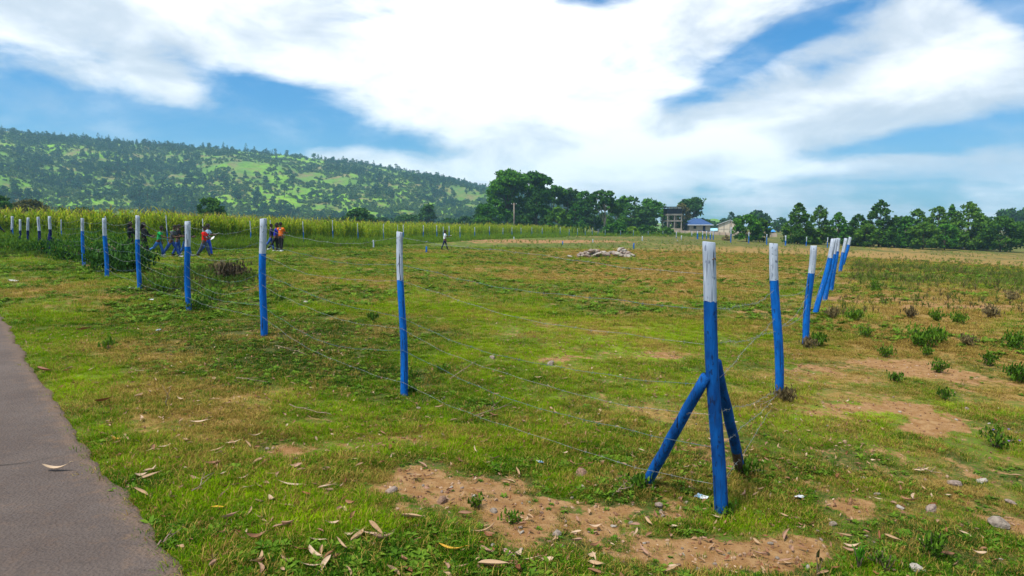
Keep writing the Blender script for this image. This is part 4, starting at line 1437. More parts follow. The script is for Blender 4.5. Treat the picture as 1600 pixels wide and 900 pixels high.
for i, (u, v, h, w, lb, mt, n, lf) in enumerate([
    (1458, 868, .20, .16, 'dense dark leafy seedling near the lower right corner', M_weed, 240, .035), (1342, 885, .17, .10, 'yellow-green seedling with broad leaves at the bottom edge', M_banana, 14, .06),
    (1278, 893, .17, .05, 'thin seedling with one folded leaf at the bottom edge', M_olive, 5, .05), (1372, 880, .12, .16, 'low leafy weed between two seedlings at the bottom', M_weed, 80, .03),
    (1385, 893, .15, .1, 'stalky weed at the bottom edge left of the dark seedling', M_weed, 40, .03), (745, 790, .08, .14, 'green weed tuft in the bare soil patch', M_weed, 60, .04),
    (800, 812, .06, .18, 'low green tuft in the middle of the bare soil', M_weed, 80, .035), (170, 548, .14, .22, 'small broad-leaved weed on the left verge', M_weed, 30, .09),
    (1135, 805, .09, .2, 'tuft of grass and weeds around the corner post foot', M_weed, 90, .05), (1165, 745, .12, .3, 'weeds around the foot of the right brace', M_weed, 120, .05),
    (1000, 765, .1, .25, 'tuft of weeds at the foot of the left brace', M_weed, 100, .05), (645, 618, .05, .14, 'small tuft beside the foot of the lone middle post', M_weed, 70, .07),
    (690, 425 + 160, .1, .2, 'small dark weed in the grass right of the middle post', M_weed, 50, .06), (582, 505, .16, .22, 'small dark weed left of the middle post', M_weed, 70, .07),
    (440, 470, .14, .3, 'small dark weed right of the tall blue post at left', M_weed, 70, .08), (312, 482, .25, .8, 'weeds growing beside the fifth left post', M_weed, 260, .07),
    (330, 470, .35, .9, 'leafy weeds behind and right of the fifth left post', M_weed, 300, .07), (255, 455, .35, .8, 'leafy weeds right of the sixth left post', M_weed, 260, .08)]):
    leafy_shrub('seedling' if v > 780 else 'verge_weed', Pg(u, v), h, w, 480 + i, lb, 'weed', 'weeds on the near grass', mt, (2 if n < 10 else 6 if n < 40 else 9), lf, n, 0, 1.4, .25)

# ------------------------------------------------------------------ painted fence posts
def paint_mat(name, c1, c2, wear, wear_amt=0.25, stretch=5.0):
    m, t, out = new_mat(name)
    tc = t.n('ShaderNodeTexCoord').outputs['Object']
    orn = t.n('ShaderNodeObjectInfo').outputs['Random']
    off = t.n('ShaderNodeCombineXYZ', None, {0: orn, 1: t.m('MULTIPLY', orn, 7.0), 2: t.m('MULTIPLY', orn, 13.0)}).outputs[0]
    va = t.n('ShaderNodeVectorMath', {'operation': 'ADD'}); t.put(va.inputs[0], tc); t.put(va.inputs[1], off)
    p = va.outputs[0]
    grain = t.noise(t.scale(p, (30, 30, 1.4)), 2.2, 6.0, 0.65)
    blot = t.noise(t.scale(p, (9, 9, 3.0)), 1.2, 5.0, 0.65)
    crack = t.noise(t.scale(p, (46, 46, 0.9)), 1.3, 3.0, 0.6)
    base = t.mix(t.step(blot, 0.35, 0.68), c1, c2)
    base = t.mix(t.m('MULTIPLY', t.step(grain, 0.60, 0.72), wear_amt), base, wear)
    base = t.mix(t.m('MULTIPLY', t.step(crack, 0.585, 0.65), 0.85), base, (0.015, 0.02, 0.04))
    spots = t.noise(t.scale(p, (22, 22, 11)), 1.6, 2.0, 0.5)
    base = t.mix(t.m('MULTIPLY', t.step(spots, 0.64, 0.68), 0.75), base, wear)
    h = t.m('SUBTRACT', t.m('ADD', grain, t.m('MULTIPLY', blot, 0.6)), t.m('MULTIPLY', t.step(crack, 0.66, 0.74), 1.6))
    big = t.noise(t.scale(p, (3, 3, 0.9)), 2.6, 4.0, 0.6)
    base = t.mix(t.m('MULTIPLY', t.step(big, 0.52, 0.66), 0.55), base, c2)
    finish(t, out, base, 0.75, h, 0.012, 1.0, 0.12)
    return m


M_white = paint_mat('white_paint', (0.44, 0.49, 0.57), (0.32, 0.37, 0.46), (0.07, 0.09, 0.14), 0.85)
M_blue = paint_mat('blue_paint', (0.003, 0.135, 0.52), (0.002, 0.080, 0.33), (0.01, 0.035, 0.12), 0.75)
M_bluedk = paint_mat('deep_blue_paint', (0.003, 0.090, 0.34), (0.002, 0.042, 0.18), (0.006, 0.016, 0.06), 0.85)
M_navy = paint_mat('navy_paint', (0.006, 0.012, 0.10), (0.004, 0.008, 0.06), (0.01, 0.012, 0.04), 0.5)
M_endgrain = simple_mat('sawn_end', (0.50, 0.47, 0.44), (0.30, 0.26, 0.23), 40, 0.9)
M_barewood = simple_mat('bare_wood', (0.12, 0.075, 0.05), (0.05, 0.03, 0.02), 20, 0.9, 0.004, stretch=(5, 5, 0.6))


def post_rings(L, r, seed, seg=14, crook=0.012):
    """centres, radii profile of an unevenly round pole of length L (starting 0.25 m under ground)"""
    rg = random.Random(seed)
    ph = [rg.uniform(0, 6.28) for _ in range(4)]
    lob = [rg.uniform(.03, .07), rg.uniform(.02, .05)]

    def ring(s):
        cx = crook * math.sin(2.1 * s / L * 3 + ph[0]); cy = crook * math.sin(1.7 * s / L * 3 + ph[1])
        vs = []
        for k in range(seg):
            a = 2 * math.pi * k / seg
            rr = r * (1.06 - .12 * max(0, s) / L) * (1 + lob[0] * math.sin(2 * a + ph[2] + s) + lob[1] * math.sin(3 * a + ph[3] - 1.3 * s))
            vs.append((cx + rr * math.cos(a), cy + rr * math.sin(a)))
        return vs
    return ring


def pole_part(name, ring, s0, s1, n, mat, parent, seg=14, cap=None, ragged0=0.0, ragged1=0.0, seed=0, tiltcap=0.0):
    rg = random.Random(seed)
    rag = [sum(rg.uniform(-1, 1) for _ in range(2)) * .5 for _ in range(seg)]
    V, Fc, Mi = [], [], []
    for i in range(n + 1):
        s = s0 + (s1 - s0) * i / n
        for k, (x, y) in enumerate(ring(s)):
            z = s
            if i == 0: z += ragged0 * rag[k]
            if i == n: z += ragged1 * rag[k] + tiltcap * x
            V.append((x, y, z))
    for i in range(n):
        for k in range(seg):
            k2 = (k + 1) % seg
            Fc.append((i * seg + k, i * seg + k2, (i + 1) * seg + k2, (i + 1) * seg + k)); Mi.append(0)
    mats = [mat]
    if cap:
        mats.append(cap)
        # slightly rounded edge then the sawn end
        o = len(V)
        cx = sum(v[0] for v in V[-seg:]) / seg; cy = sum(v[1] for v in V[-seg:]) / seg
        top = V[-seg:]
        for (x, y, z) in top: V.append((cx + (x - cx) * .9, cy + (y - cy) * .9, z + .004))
        b = n * seg
        for k in range(seg):
            k2 = (k + 1) % seg
            Fc.append((b + k, b + k2, o + k2, o + k)); Mi.append(0)
        Fc.append(tuple(range(o, o + seg))); Mi.append(1)
    me = mesh_from(name, V, Fc, Mi, mats)
    me.polygons.foreach_set('use_smooth', np.array([len(f) == 4 for f in Fc]))
    return mesh_obj(name, me, parent)


def make_post(p, h, r, split, blue, label, group, seed, lean=(0, 0), name='fence_post', cat='fence post'):
    """p base point, h height above ground, split = height where white begins"""
    root = empty(name, p)
    root.rotation_euler = (lean[1], lean[0], random.Random(seed).uniform(0, 6.28)) if not (lean[0] or lean[1]) else (lean[1], lean[0], 0)
    tag(root, label, cat, group)
    ring = post_rings(h, r, seed)
    pole_part('blue_shaft', ring, -.25, split, 9, blue, root, ragged1=.006, seed=seed)
    pole_part('white_top', ring, split, h, 5, M_white, root, cap=M_endgrain, ragged0=.006, seed=seed, tiltcap=random.Random(seed + 5).uniform(-.25, .25))
    return root


G_P = 'blue and white fence posts along the left fence'
LEFT = [  # (base u, base v, top u, top v, split v, depth, radius, blue, label)
    (632, 622, 625, 363, 437, 6.95, .046, M_blue, 'lone slim blue and white post in the middle of the near grass'),
    (412, 527, 410, 342, 396, 9.73, .060, M_blue, 'tall blue and white post left of centre, beside the orange-shirted people'),
    (294.5, 483, 292, 346, 385, 13.1, .064, M_blue, 'blue and white post with a slanting paint line, left of the red-shirted person'),
    (218, 452, 214, 337, 374, 15.65, .060, M_blue, 'blue and white post in front of the people dressed in black'),
    (167, 432, 163, 341, 368, 19.6, .066, M_blue, 'blue and white post right of the half-hidden leaning one'),
    (131, 416, 128, 341, 361, 24.0, .066, M_blue, 'leaning blue and white post half hidden by the dark bush'),
    (79, 400, 78, 338, 358, 29.0, .072, M_navy, 'dark navy and white post with a short brace, nearest of the dark ones'),
    (62, 392, 60, 339, 360.5, 32.0, .075, M_navy, 'dark navy and white post second from the braced one'),
    (43, 384, 44, 340, 360, 35.0, .072, M_navy, 'dark navy and white post third from the braced one'),
    (31, 376, 31.5, 343, 360, 38.0, .072, M_navy, 'shorter dark navy and white post fourth from the braced one'),
    (19, 374, 18.7, 338, 359, 41.0, .085, M_navy, 'dark navy and white post fifth from the braced one'),
    (8.4, 372, 8.8, 337, 356, 44.0, .09, M_navy, 'dark navy and white post next to the left edge of the photo'),
    (-4, 370, -3, 338, 356, 47.0, .09, M_navy, 'navy and white post just outside the left edge')]
LEFT_P = []
for i, (u, v, tu, tv, sv, d, r, bl, lb) in enumerate(LEFT):
    p = Pd(u, v, d); p[2] = tz(p[0], p[1])
    top = Pd(tu, tv, d); sp = Pd(u, sv, d)
    h = top[2] - p[2]
    lean = ((top[0] - p[0]) / h, 0.0)
    o = make_post(p, h, r * .85, sp[2] - p[2], bl, lb, G_P, 600 + i, lean)
    LEFT_P.append((p, h, lean))
    if i == 6:
        mbx = MB(); mbx.tube([(-.32, .25, -.15), (-.20, .14, .45), (-.05, .02, 1.02)], [.055, .052, .05], 9)
        mbx.build('brace', M_navy, o, True)

G_Q = 'blue and white fence posts along the right fence'
RIGHT = [
    (1217.5, 622, 1209, 380, 437, 7.44, .052, M_blue, 'blue and white post first behind the corner post in the right fence'),
    (1258, 542, 1270, 384, 427, 11.4, .060, M_blue, 'blue and white post leaning right, second behind the corner post'),
    (1275, 494, 1303.5, 371, 402, 14.75, .062, M_blue, 'strongly leaning blue and white post, front one of the tilted cluster'),
    (1289, 473, 1307, 372, 397, 18.2, .064, M_blue, 'leaning blue and white post second in the tilted cluster'),
    (1299, 453, 1310.5, 372, 392, 22.2, .066, M_blue, 'leaning blue and white post third in the tilted cluster'),
    (1312.5, 424, 1321.5, 372, 394, 29.5, .085, M_blue, 'leaning blue and white post alone beyond the tilted cluster'),
    (1317, 412, 1329, 370, 381, 34.0, .085, M_blue, 'farthest leaning blue and white post of the right fence')]
RIGHT_P = []
for i, (u, v, tu, tv, sv, d, r, bl, lb) in enumerate(RIGHT):
    p = Pd(u, v, d); p[2] = tz(p[0], p[1])
    top = Pd(tu, tv, d)
    h = top[2] - p[2]
    lean = ((top[0] - p[0]) / h, 0.0)
    sp = (v - sv) / (v - tv) * h
    make_post(p, h, r * .92, sp, bl, lb, G_Q, 640 + i, lean)
    RIGHT_P.append((p, h, lean))

# the corner post with its two raking braces
cp = Pd(1126, 802, 4.28); cp[2] = tz(cp[0], cp[1])
ct = Pd(1105, 382, 4.28)
ch = ct[2] - cp[2]
clean = ((ct[0] - cp[0]) / ch, 0.0)
corner = tag(empty('corner_post', cp), 'big blue and white corner post held up by two slanting blue braces', 'fence post', None)
rg_ = post_rings(ch, .0465, 700)


def lean_ring(s):
    return [(x + clean[0] * max(s, -.3), y) for x, y in rg_(s)]


csplit = (802 - 467) / 420 * ch
pole_part('blue_shaft', lean_ring, -.25, csplit, 14, M_bluedk, corner, ragged1=.012, seed=3)
pole_part('white_top', lean_ring, csplit, ch, 7, M_white, corner, cap=M_endgrain, ragged0=.012, seed=3, tiltcap=-.1)
for (bu, bv, tu, tv, dd, rr) in [(1009, 757, 1103, 588, -.02, .039), (1158, 741, 1119, 566, .12, .039)]:
    b = Pg(bu, bv); tp = Pd(tu, tv, 4.28 + dd)
    b, tp = Vector(b - cp), Vector(tp - cp)
    ax = (tp - b).normalized()
    b2 = b - ax * .22
    rg = random.Random(int(bu))
    mb = MB()
    n = 9
    pts = [b2 + (tp - b2) * (k / n) + Vector((rg.uniform(-.004, .004), rg.uniform(-.004, .004), 0)) for k in range(n + 1)]
    mb.tube(pts, [rr * (1.08 - .14 * k / n) * rg.uniform(.97, 1.03) for k in range(n + 1)], 14)
    if bu > 1100:
        s_ = [0] * len(mb.f)
        for k, f in enumerate(mb.f):
            if len(f) == 4 and sum(mb.v[i][2] for i in f) / 4 < b.z + .16: s_[k] = 1
        mb.m = s_
    o = mb.build('brace', [M_bluedk, M_barewood], corner, True)
# small white-painted notch and cut at the top of the white end
mb = MB(); mb.tube([(.012, -.053, ch - .10), (.03, -.046, ch - .088), (.045, -.03, ch - .10)], [.003, .004, .002], 5)
ob = mb.build('torn_splinter', M_barewood, corner, True); ob.location = (clean[0] * (ch - .1), 0, 0)

# ------------------------------------------------------------------ barbed wire
M_wire = simple_mat('galvanised_wire', (0.34, 0.37, 0.36), (0.12, 0.12, 0.10), 60, 0.5, 0.0, 0.4, 0.5)
M_wireb = simple_mat('painted_wire', (0.07, 0.16, 0.22), (0.14, 0.16, 0.14), 40, 0.6, 0.0, 0.4, 0.2)


def strand(name, anchors, sag, seed, label, group, mat, r=.0014):
    """twisted strand with barbs, hung between anchor points"""
    rg = random.Random(seed)
    P_ = []
    for i in range(len(anchors) - 1):
        a, b = Vector(anchors[i]), Vector(anchors[i + 1])
        L = (b - a).length
        s_ = sag[i] if hasattr(sag, '__len__') else sag * rg.uniform(.5, 1.5)
        n = max(6, int(L / .16))
        ph = rg.uniform(0, 6)
        for k in range(n + (1 if i == len(anchors) - 2 else 0)):
            t_ = k / n
            p = a.lerp(b, t_)
            p.z -= s_ * 4 * t_ * (1 - t_)
            e = min(1, t_ * 8, (1 - t_) * 8)
            p.z += e * (.012 * math.sin(t_ * 9 + ph) + .005 * math.sin(t_ * 41 + ph)); p.y += e * .008 * math.sin(t_ * 33 + ph)
            P_.append(p)
    root = MB()
    far = [max(1, (p - Vector(CAM)).length / 7.5) for p in P_]
    root.tube(P_, [r * min(f, 1.15) for f in far], 5)
    o = root.build(name, mat, None, True)
    tag(o, label, 'wire', group)
    mb = MB()
    acc = 0.0
    for i in range(1, len(P_)):
        acc += (P_[i] - P_[i - 1]).length
        if acc > .13 and P_[i].y < 26:
            acc = 0
            c = P_[i]
            d = (P_[i] - P_[i - 1]).normalized()
            for q in range(2):
                a = Vector((rg.gauss(0, 1), rg.gauss(0, 1), rg.gauss(0, 1)))
                a = (a - d * a.dot(d)).normalized() * .017
                w = d * .003
                o2 = d * (.004 if q else -.004)
                mb.tube([c + o2 - a, c + o2, c + o2 + a], [.0006, .0017, .0006], 3)
    if mb.v:
        b = mb.build('barb', mat, o)
        b['kind'] = 'stuff'
    return o


LH = [1.68, 1.44, 1.20, .93, .72, .49, .23]
ORD = ['topmost', 'second from top', 'third from top', 'middle', 'third from bottom', 'second from bottom', 'lowest']


def on_post(p, h, lean, z):
    return (p[0] + lean[0] * z, p[1] - .055, p[2] + z)


for k, z in enumerate(LH):
    rg = random.Random(900 + k)
    an = [(cp[0] + clean[0] * z - .05, cp[1] - .03, cp[2] + z)]
    for (p, h, l) in LEFT_P[:8]:
        an.append(on_post(p, h, l, min(h - .05, z * (1.02 if h > 1.7 else 1) + rg.uniform(-.07, .07))))
    sg = [(.02, .06, .10, .15, .16, .13, .10)[k]] + [rg.uniform(.02, .24) for _ in range(7)]
    strand('barbed_wire', an, sg, 920 + k, '%s strand of barbed wire along the left fence' % ORD[k], 'barbed wire strands of the left fence', M_wireb if k % 2 else M_wire)
RH = [1.44, 1.20, .96, .72, .49, .25]
ORR = ['topmost', 'second from top', 'third from top', 'third from bottom', 'second from bottom', 'lowest']
for k, z in enumerate(RH):
    rg = random.Random(950 + k)
    an = [(cp[0] + clean[0] * z + .05, cp[1] + .03, cp[2] + z)]
    q = [1.25, .78, .92, .06, .02, .0][k]
    for j, (p, h, l) in enumerate(RIGHT_P[:6]):
        zz = q if j == 0 else max(.02, min(h - .1, q + rg.uniform(-.25, .25)))
        an.append((p[0] + l[0] * zz - .05, p[1] - .05, p[2] + zz))
    sg = [(.06, .02, .0, .02, .02, .05)[k]] + [rg.uniform(.08, .30) for _ in range(5)]
    strand('barbed_wire', an, sg, 970 + k, '%s loose strand of barbed wire along the right fence' % ORR[k], 'barbed wire strands of the right fence', M_wire)

# ------------------------------------------------------------------ far posts of the same fences
def far_post(u, vt, vb, d, mat_mode, lb, group, r=.06, hid=0.0, i=0):
    p = Pon(u, d)
    top = Pd(u, vt, d)[2]; bot = Pd(u, vb, d)[2]
    base = min(p[2], bot)
    h = max(.3, top - base)
    root = tag(empty('fence_post', (p[0], p[1], base)), lb, 'fence post', group)
    ring = post_rings(h, r, 1200 + i, 8)
    if mat_mode == 'white':
        pole_part('white_top', ring, -.2, h, 3, M_white, root, 8, cap=M_endgrain, seed=i)
    elif mat_mode == 'blue':
        pole_part('blue_shaft', ring, -.2, h, 3, M_blue, root, 8, cap=M_endgrain, seed=i)
    else:
        w = mat_mode * h
        pole_part('blue_shaft', ring, -.2, h - w, 3, M_blue, root, 8, seed=i)
        pole_part('white_top', ring, h - w, h, 3, M_white, root, 8, cap=M_endgrain, seed=i)
    return root


FARW = [(475, 346, 358), (521, 344, 358), (560, 349, 359), (600, 350, 360), (622, 351, 361), (631, 351, 360), (662, 352, 359), (683, 352, 361), (693, 354, 361), (702, 353, 359), (719, 354, 365),
        (742, 355, 365), (765, 354, 367), (786, 356, 366), (800, 355, 368), (814, 356, 369), (831, 355, 370), (847, 356, 367), (875, 355, 367), (889, 358, 369), (902, 357, 370), (914, 357, 369),
        (925, 356, 368), (934, 358, 369), (945, 359, 369), (969, 360, 367), (989, 360, 367), (1012, 361, 366), (1035, 361, 366), (99, 343, 352), (168, 338, 352), (263, 337, 353), (319, 342, 351), (424, 344, 353), (23, 338, 348), (393, 345, 353)]
NUMW = ['first', 'second', 'third', 'fourth', 'fifth', 'sixth', 'seventh', 'eighth', 'ninth', 'tenth', 'eleventh', 'twelfth', 'thirteenth', 'fourteenth', 'fifteenth', 'sixteenth', 'seventeenth',
        'eighteenth', 'nineteenth', 'twentieth', 'twenty-first', 'twenty-second', 'twenty-third', 'twenty-fourth', 'twenty-fifth', 'twenty-sixth', 'twenty-seventh', 'twenty-eighth', 'twenty-ninth',
        'thirtieth', 'thirty-first', 'thirty-second', 'thirty-third', 'thirty-fourth', 'thirty-fifth', 'thirty-sixth']
for i, (u, vt, vb) in enumerate(sorted(FARW)):
    d = float(front_d(u)) - (.4 if u < 440 else 1.5 if u < 700 else 4)
    far_post(u, vt, vb, d, .42, '%s small pale post from the left along the maize edge' % NUMW[i], 'small posts along the maize edge', .028 if d < 70 else .042, i=i)
for i, (u, vt, vb, d, md, lb, r) in enumerate([
    (1080, 362, 369, 150, .7, 'small white post left of the dark blue cluster before the small house', .09), (1089, 361, 376, 130, .25, 'thickest dark blue post at the left of the far cluster', .15),
    (1097, 361, 376, 131, .4, 'second blue post of the far cluster from the left', .1), (1103, 361, 376, 132, .5, 'third blue and white post of the far cluster', .09),
    (1109, 361, 376, 131, .4, 'fourth blue post of the far cluster', .12), (1113.5, 361, 377, 130, .4, 'pale blue post at the right end of the far cluster', .1),
    (1141, 355, 378, 113, .45, 'blue and white far post standing alone before the barn', .09), (1169, 363, 379, 112, .35, 'blue far post in front of the lone rounded tree', .09),
    (1197, 366, 382, 110, .3, 'blue far post right of the lone rounded tree', .1), (1226.5, 368, 384, 108, .5, 'blue and white far post left of the tree row', .11),
    (1259, 370, 384, 110, .5, 'blue and white far post at the left part of the tree row', .08), (1292, 371, 386, 106, .45, 'blue far post just left of the leaning posts', .08),
    (1056, 362, 376, 132, .6, 'pale far post left of the dark cluster', .08)]):
    far_post(u, vt, vb, d, md, lb, 'posts of the far cross fence', r, i=60 + i)
for i, (u, vt, vb, d, md, lb, r) in enumerate([
    (584, 375, 388, 53, 'white', 'short white stake in the field beyond the middle post', .055), (666.5, 385, 396.5, 48, 'blue', 'short blue stake left of the man in white', .06),
    (879, 377, 384, 72, 'blue', 'short blue stake behind the left end of the stone heap', .06), (990, 380, 387, 64, 'blue', 'short blue stake behind the right end of the stone heap', .07),
    (926, 374, 381, 84, 'white', 'short white stake in the bare strip above the stone heap', .06), (803, 370, 380, 92, 'white', 'short white stake left of the bare strip', .06),
    (1003, 369, 378, 100, 'white', 'short white stake right of the bare strip', .07), (1064, 368, 374, 118, 'white', 'small white stake before the water tower', .08), (1058, 375, 379, 105, 'white', 'tiny white stake in the grass before the water tower', .06)]):
    far_post(u, vt, vb, d, md, lb, 'short stakes in the field', r, i=90 + i)

# ------------------------------------------------------------------ people
SKIN = simple_mat('brown_skin', (0.11, 0.052, 0.030), (0.08, 0.038, 0.023), 9, 0.55)
HAIRM = simple_mat('black_hair', (0.008, 0.006, 0.006), (0.015, 0.011, 0.010), 90, 0.8, 0.01)
EYEM = simple_mat('eye', (0.5, 0.48, 0.45), (0.4, 0.38, 0.36), 30, 0.3)
CLOTH = {}


def cloth(nm, c, c2=None):
    if nm not in CLOTH: CLOTH[nm] = simple_mat('cloth_' + nm, c, c2 or tuple(x * .75 for x in c), 6, .85, .004)
    return CLOTH[nm]


def skin_mesh(name, joints, edges, root, mats, sub=1):
    names = list(joints)
    idx = {n: i for i, n in enumerate(names)}
    me = bpy.data.meshes.new(name)
    me.from_pydata([tuple(joints[n][0]) for n in names], [(idx[a], idx[b]) for a, b in edges], [])
    ob = bpy.data.objects.new(name, me)
    COL.objects.link(ob)
    ob.modifiers.new('skin', 'SKIN')
    if not me.skin_vertices: 
        bpy.context.view_layer.objects.active = ob
    sv = me.skin_vertices[0].data
    for n in names:
        sv[idx[n]].radius = joints[n][1]
        sv[idx[n]].use_root = (n == root)
    ob.modifiers.new('sub', 'SUBSURF').levels = sub
    dg = bpy.context.evaluated_depsgraph_get()
    res = bpy.data.meshes.new_from_object(ob.evaluated_get(dg))
    bpy.data.objects.remove(ob)
    res.name = name
    res.materials.clear()
    for m in mats: res.materials.append(m)
    res.polygons.foreach_set('use_smooth', np.ones(len(res.polygons), dtype=bool))
    return res


def ball(bm, c, r, seg=12, rings=8, rotx=0.0):
    q = bmesh.ops.create_uvsphere(bm, u_segments=seg, v_segments=rings, radius=1.0)
    M = Matrix.Translation(c) @ Matrix.Rotation(rotx, 4, 'X') @ Matrix.Diagonal((r[0], r[1], r[2], 1))
    bmesh.ops.transform(bm, matrix=M, verts=q['verts'])
    return q['verts']


def make_person(p, yaw, label, H=1.70, lean=.05, legs=((.35, .1), (-.35, .35)), arms=((.3, .1, .5), (-.3, .1, .5)), shirt=None, pants=None, shoe=None, hair='short',
                build=1.0, headtilt=0.0, headyaw=0.0, sleeve=.55, skirt=False, long_sleeve=False, emblem=None, trim=None):
    """faces local +Y. legs: (hip swing, knee bend) for left, right; arms: (shoulder swing, outward, elbow bend)"""
    s = H / 1.72
    root = tag(empty('person', p, yaw), label, 'person', 'people walking past the maize')
    V3 = Vector
    pel = V3((0, 0, .93 * s))
    sd = V3((0, math.sin(lean), math.cos(lean)))
    chest = pel + sd * .36 * s; neck = pel + sd * .52 * s; 
    hd = V3((0, math.sin(lean + headtilt), math.cos(lean + headtilt)))
    head = neck + hd * .16 * s
    J = {'pel': (pel, (.135 * s * build, .105 * s * build)), 'waist': (pel + sd * .17 * s, (.115 * s * build, .09 * s * build)), 'chest': (chest, (.145 * s * build, .105 * s * build)),
         'shoulders': (pel + sd * .46 * s, (.10 * s, .08 * s)), 'neck': (neck + hd * .03 * s, (.05 * s, .05 * s)), 'skull': (neck + hd * .10 * s, (.055 * s, .06 * s))}
    E = [('pel', 'waist'), ('waist', 'chest'), ('chest', 'shoulders'), ('shoulders', 'neck'), ('neck', 'skull')]
    ank = []
    for side, (a, kb) in zip((-1, 1), legs):
        n = 'L' if side < 0 else 'R'
        hip = pel + V3((side * .09 * s, 0, -.05 * s))
        knee = hip + V3((side * .01, math.sin(a), -math.cos(a))) * .41 * s
        b = a - kb
        an = knee + V3((0, math.sin(b), -math.cos(b))) * .41 * s
        J[n + 'hip'] = (hip, (.088 * s * build, .092 * s * build)); J[n + 'knee'] = (knee, (.058 * s, .06 * s)); J[n + 'calf'] = (knee.lerp(an, .35), (.052 * s, .056 * s)); J[n + 'ank'] = (an, (.036 * s, .04 * s))
        E += [('pel', n + 'hip'), (n + 'hip', n + 'knee'), (n + 'knee', n + 'calf'), (n + 'calf', n + 'ank')]
        ank.append((an, b, side))
    hands = []
    for side, (a, o_, eb) in zip((-1, 1), arms):
        n = 'L' if side < 0 else 'R'
        sh = pel + sd * .455 * s + V3((side * .175 * s * (1 + .3 * (build - 1)), 0, 0))
        a2 = a + lean
        el_ = sh + V3((side * math.sin(o_), math.cos(o_) * math.sin(a2), -math.cos(o_) * math.cos(a2))) * .29 * s
        o2 = o_ - .25 * (eb > .4) * 2
        wr = el_ + V3((side * math.sin(o2), math.cos(o2) * math.sin(a2 + eb), -math.cos(o2) * math.cos(a2 + eb))) * .25 * s
        J[n + 'sh'] = (sh, (.058 * s * build, .058 * s * build)); J[n + 'el'] = (el_, (.041 * s, .041 * s)); J[n + 'fore'] = (el_.lerp(wr, .3), (.040 * s, .040 * s)); J[n + 'wr'] = (wr, (.027 * s, .027 * s))
        E += [('shoulders', n + 'sh'), (n + 'sh', n + 'el'), (n + 'el', n + 'fore'), (n + 'fore', n + 'wr')]
        hands.append((wr, (wr - el_).normalized(), side))
    lo = min(a[0].z for a in ank) - .075 * s
    for k in J: J[k][0].z -= lo
    head.z -= lo
    for a in ank:
        pass
    for h in hands: pass
    # --- body
    body = skin_mesh('body', J, E, 'pel', [SKIN])
    bm = bmesh.new(); bm.from_mesh(body)
    hv = ball(bm, (0, 0, 0), (.076 * s, .095 * s, .118 * s), 16, 12)
    for v in hv:                                        # jaw, brow and eye hollows
        z = v.co.z / (.118 * s)
        if z < -.2: v.co.x *= 1 + .28 * z; v.co.y *= 1 + .12 * z
        if v.co.y > .05 * s and -.1 < z < .2 and abs(abs(v.co.x) - .032 * s) < .018 * s: v.co.y -= .008 * s
    nv = ball(bm, (0, .098 * s, -.02 * s), (.014 * s, .02 * s, .026 * s), 6, 5)
    mv = ball(bm, (0, .083 * s, -.062 * s), (.024 * s, .012 * s, .011 * s), 8, 4)
    ev = ball(bm, (-.078 * s, -.005 * s, -.005 * s), (.012 * s, .022 * s, .032 * s), 6, 5) + ball(bm, (.078 * s, -.005 * s, -.005 * s), (.012 * s, .022 * s, .032 * s), 6, 5)
    HM = Matrix.Translation(head + hd * .03 * s) @ Matrix.Rotation(headyaw, 4, 'Z') @ Matrix.Rotation(-(lean + headtilt), 4, 'X')
    bmesh.ops.transform(bm, matrix=HM, verts=list(set(hv) | set(nv) | set(mv) | set(ev)))
    # hands: palm, four fingers, thumb
    tb = MB()
    for wr, d, side in hands:
        up = V3((0, 0, 1)) if abs(d.z) < .8 else V3((0, 1, 0))
        a = d.cross(up).normalized(); b = a.cross(d)
        tb.tube([wr - d * .02 * s, wr + d * .03 * s, wr + d * .075 * s, wr + d * .09 * s], [.024 * s, .036 * s, .037 * s, .022 * s], 8)
        for f_, (off, ln) in enumerate(((-.028, .065), (-.009, .078), (.010, .072), (.028, .055))):
            q = wr + d * .08 * s + b * off * s
            tb.tube([q, q + d * ln * .5 * s + a * side * .008 * s, q + d * ln * .85 * s + a * side * .028 * s], [.0095 * s, .009 * s, .0065 * s], 5)
        q = wr + d * .03 * s - b * .03 * s
        tb.tube([q, q + d * .03 * s - b * .022 * s, q + d * .06 * s - b * .028 * s + a * side * .012 * s], [.012 * s, .010 * s, .007 * s], 5)
    tmp = tb.mesh('tmp', SKIN, True)
    bm.from_mesh(tmp)
    for f in bm.faces: f.smooth = True
    bm.to_mesh(body); bm.free()
    mesh_obj('body', body, root)
    # --- eyes
    bm = bmesh.new()
    for sx in (-1, 1): ball(bm, (sx * .031 * s, .083 * s, .018 * s), (.011 * s, .007 * s, .008 * s), 6, 5)
    bmesh.ops.transform(bm, matrix=HM, verts=bm.verts)
    me = bpy.data.meshes.new('eyes'); bm.to_mesh(me); bm.free(); me.materials.append(EYEM)
    mesh_obj('eyes', me, root)
    # --- hair
    bm = bmesh.new()
    rg = random.Random(int(p[0] * 100))
    k = {'short': 1.10, 'afro': 1.28, 'tied': 1.12, 'long': 1.14}[hair]
    hv = ball(bm, (0, -.014 * s, .022 * s), (.079 * s * k, .096 * s * k, .108 * s * k), 16, 12)
    cut = [v for v in hv if (v.co.y > .045 * s and v.co.z < .062 * s) or v.co.z < (-.035 * s if hair != 'long' else -.09 * s)]
    bmesh.ops.delete(bm, geom=cut, context='VERTS')
    for v in bm.verts: v.co *= 1 + rg.uniform(-.03, .03)
    if hair == 'tied': ball(bm, (0, -.12 * s, .06 * s), (.05 * s, .055 * s, .055 * s), 8, 6)
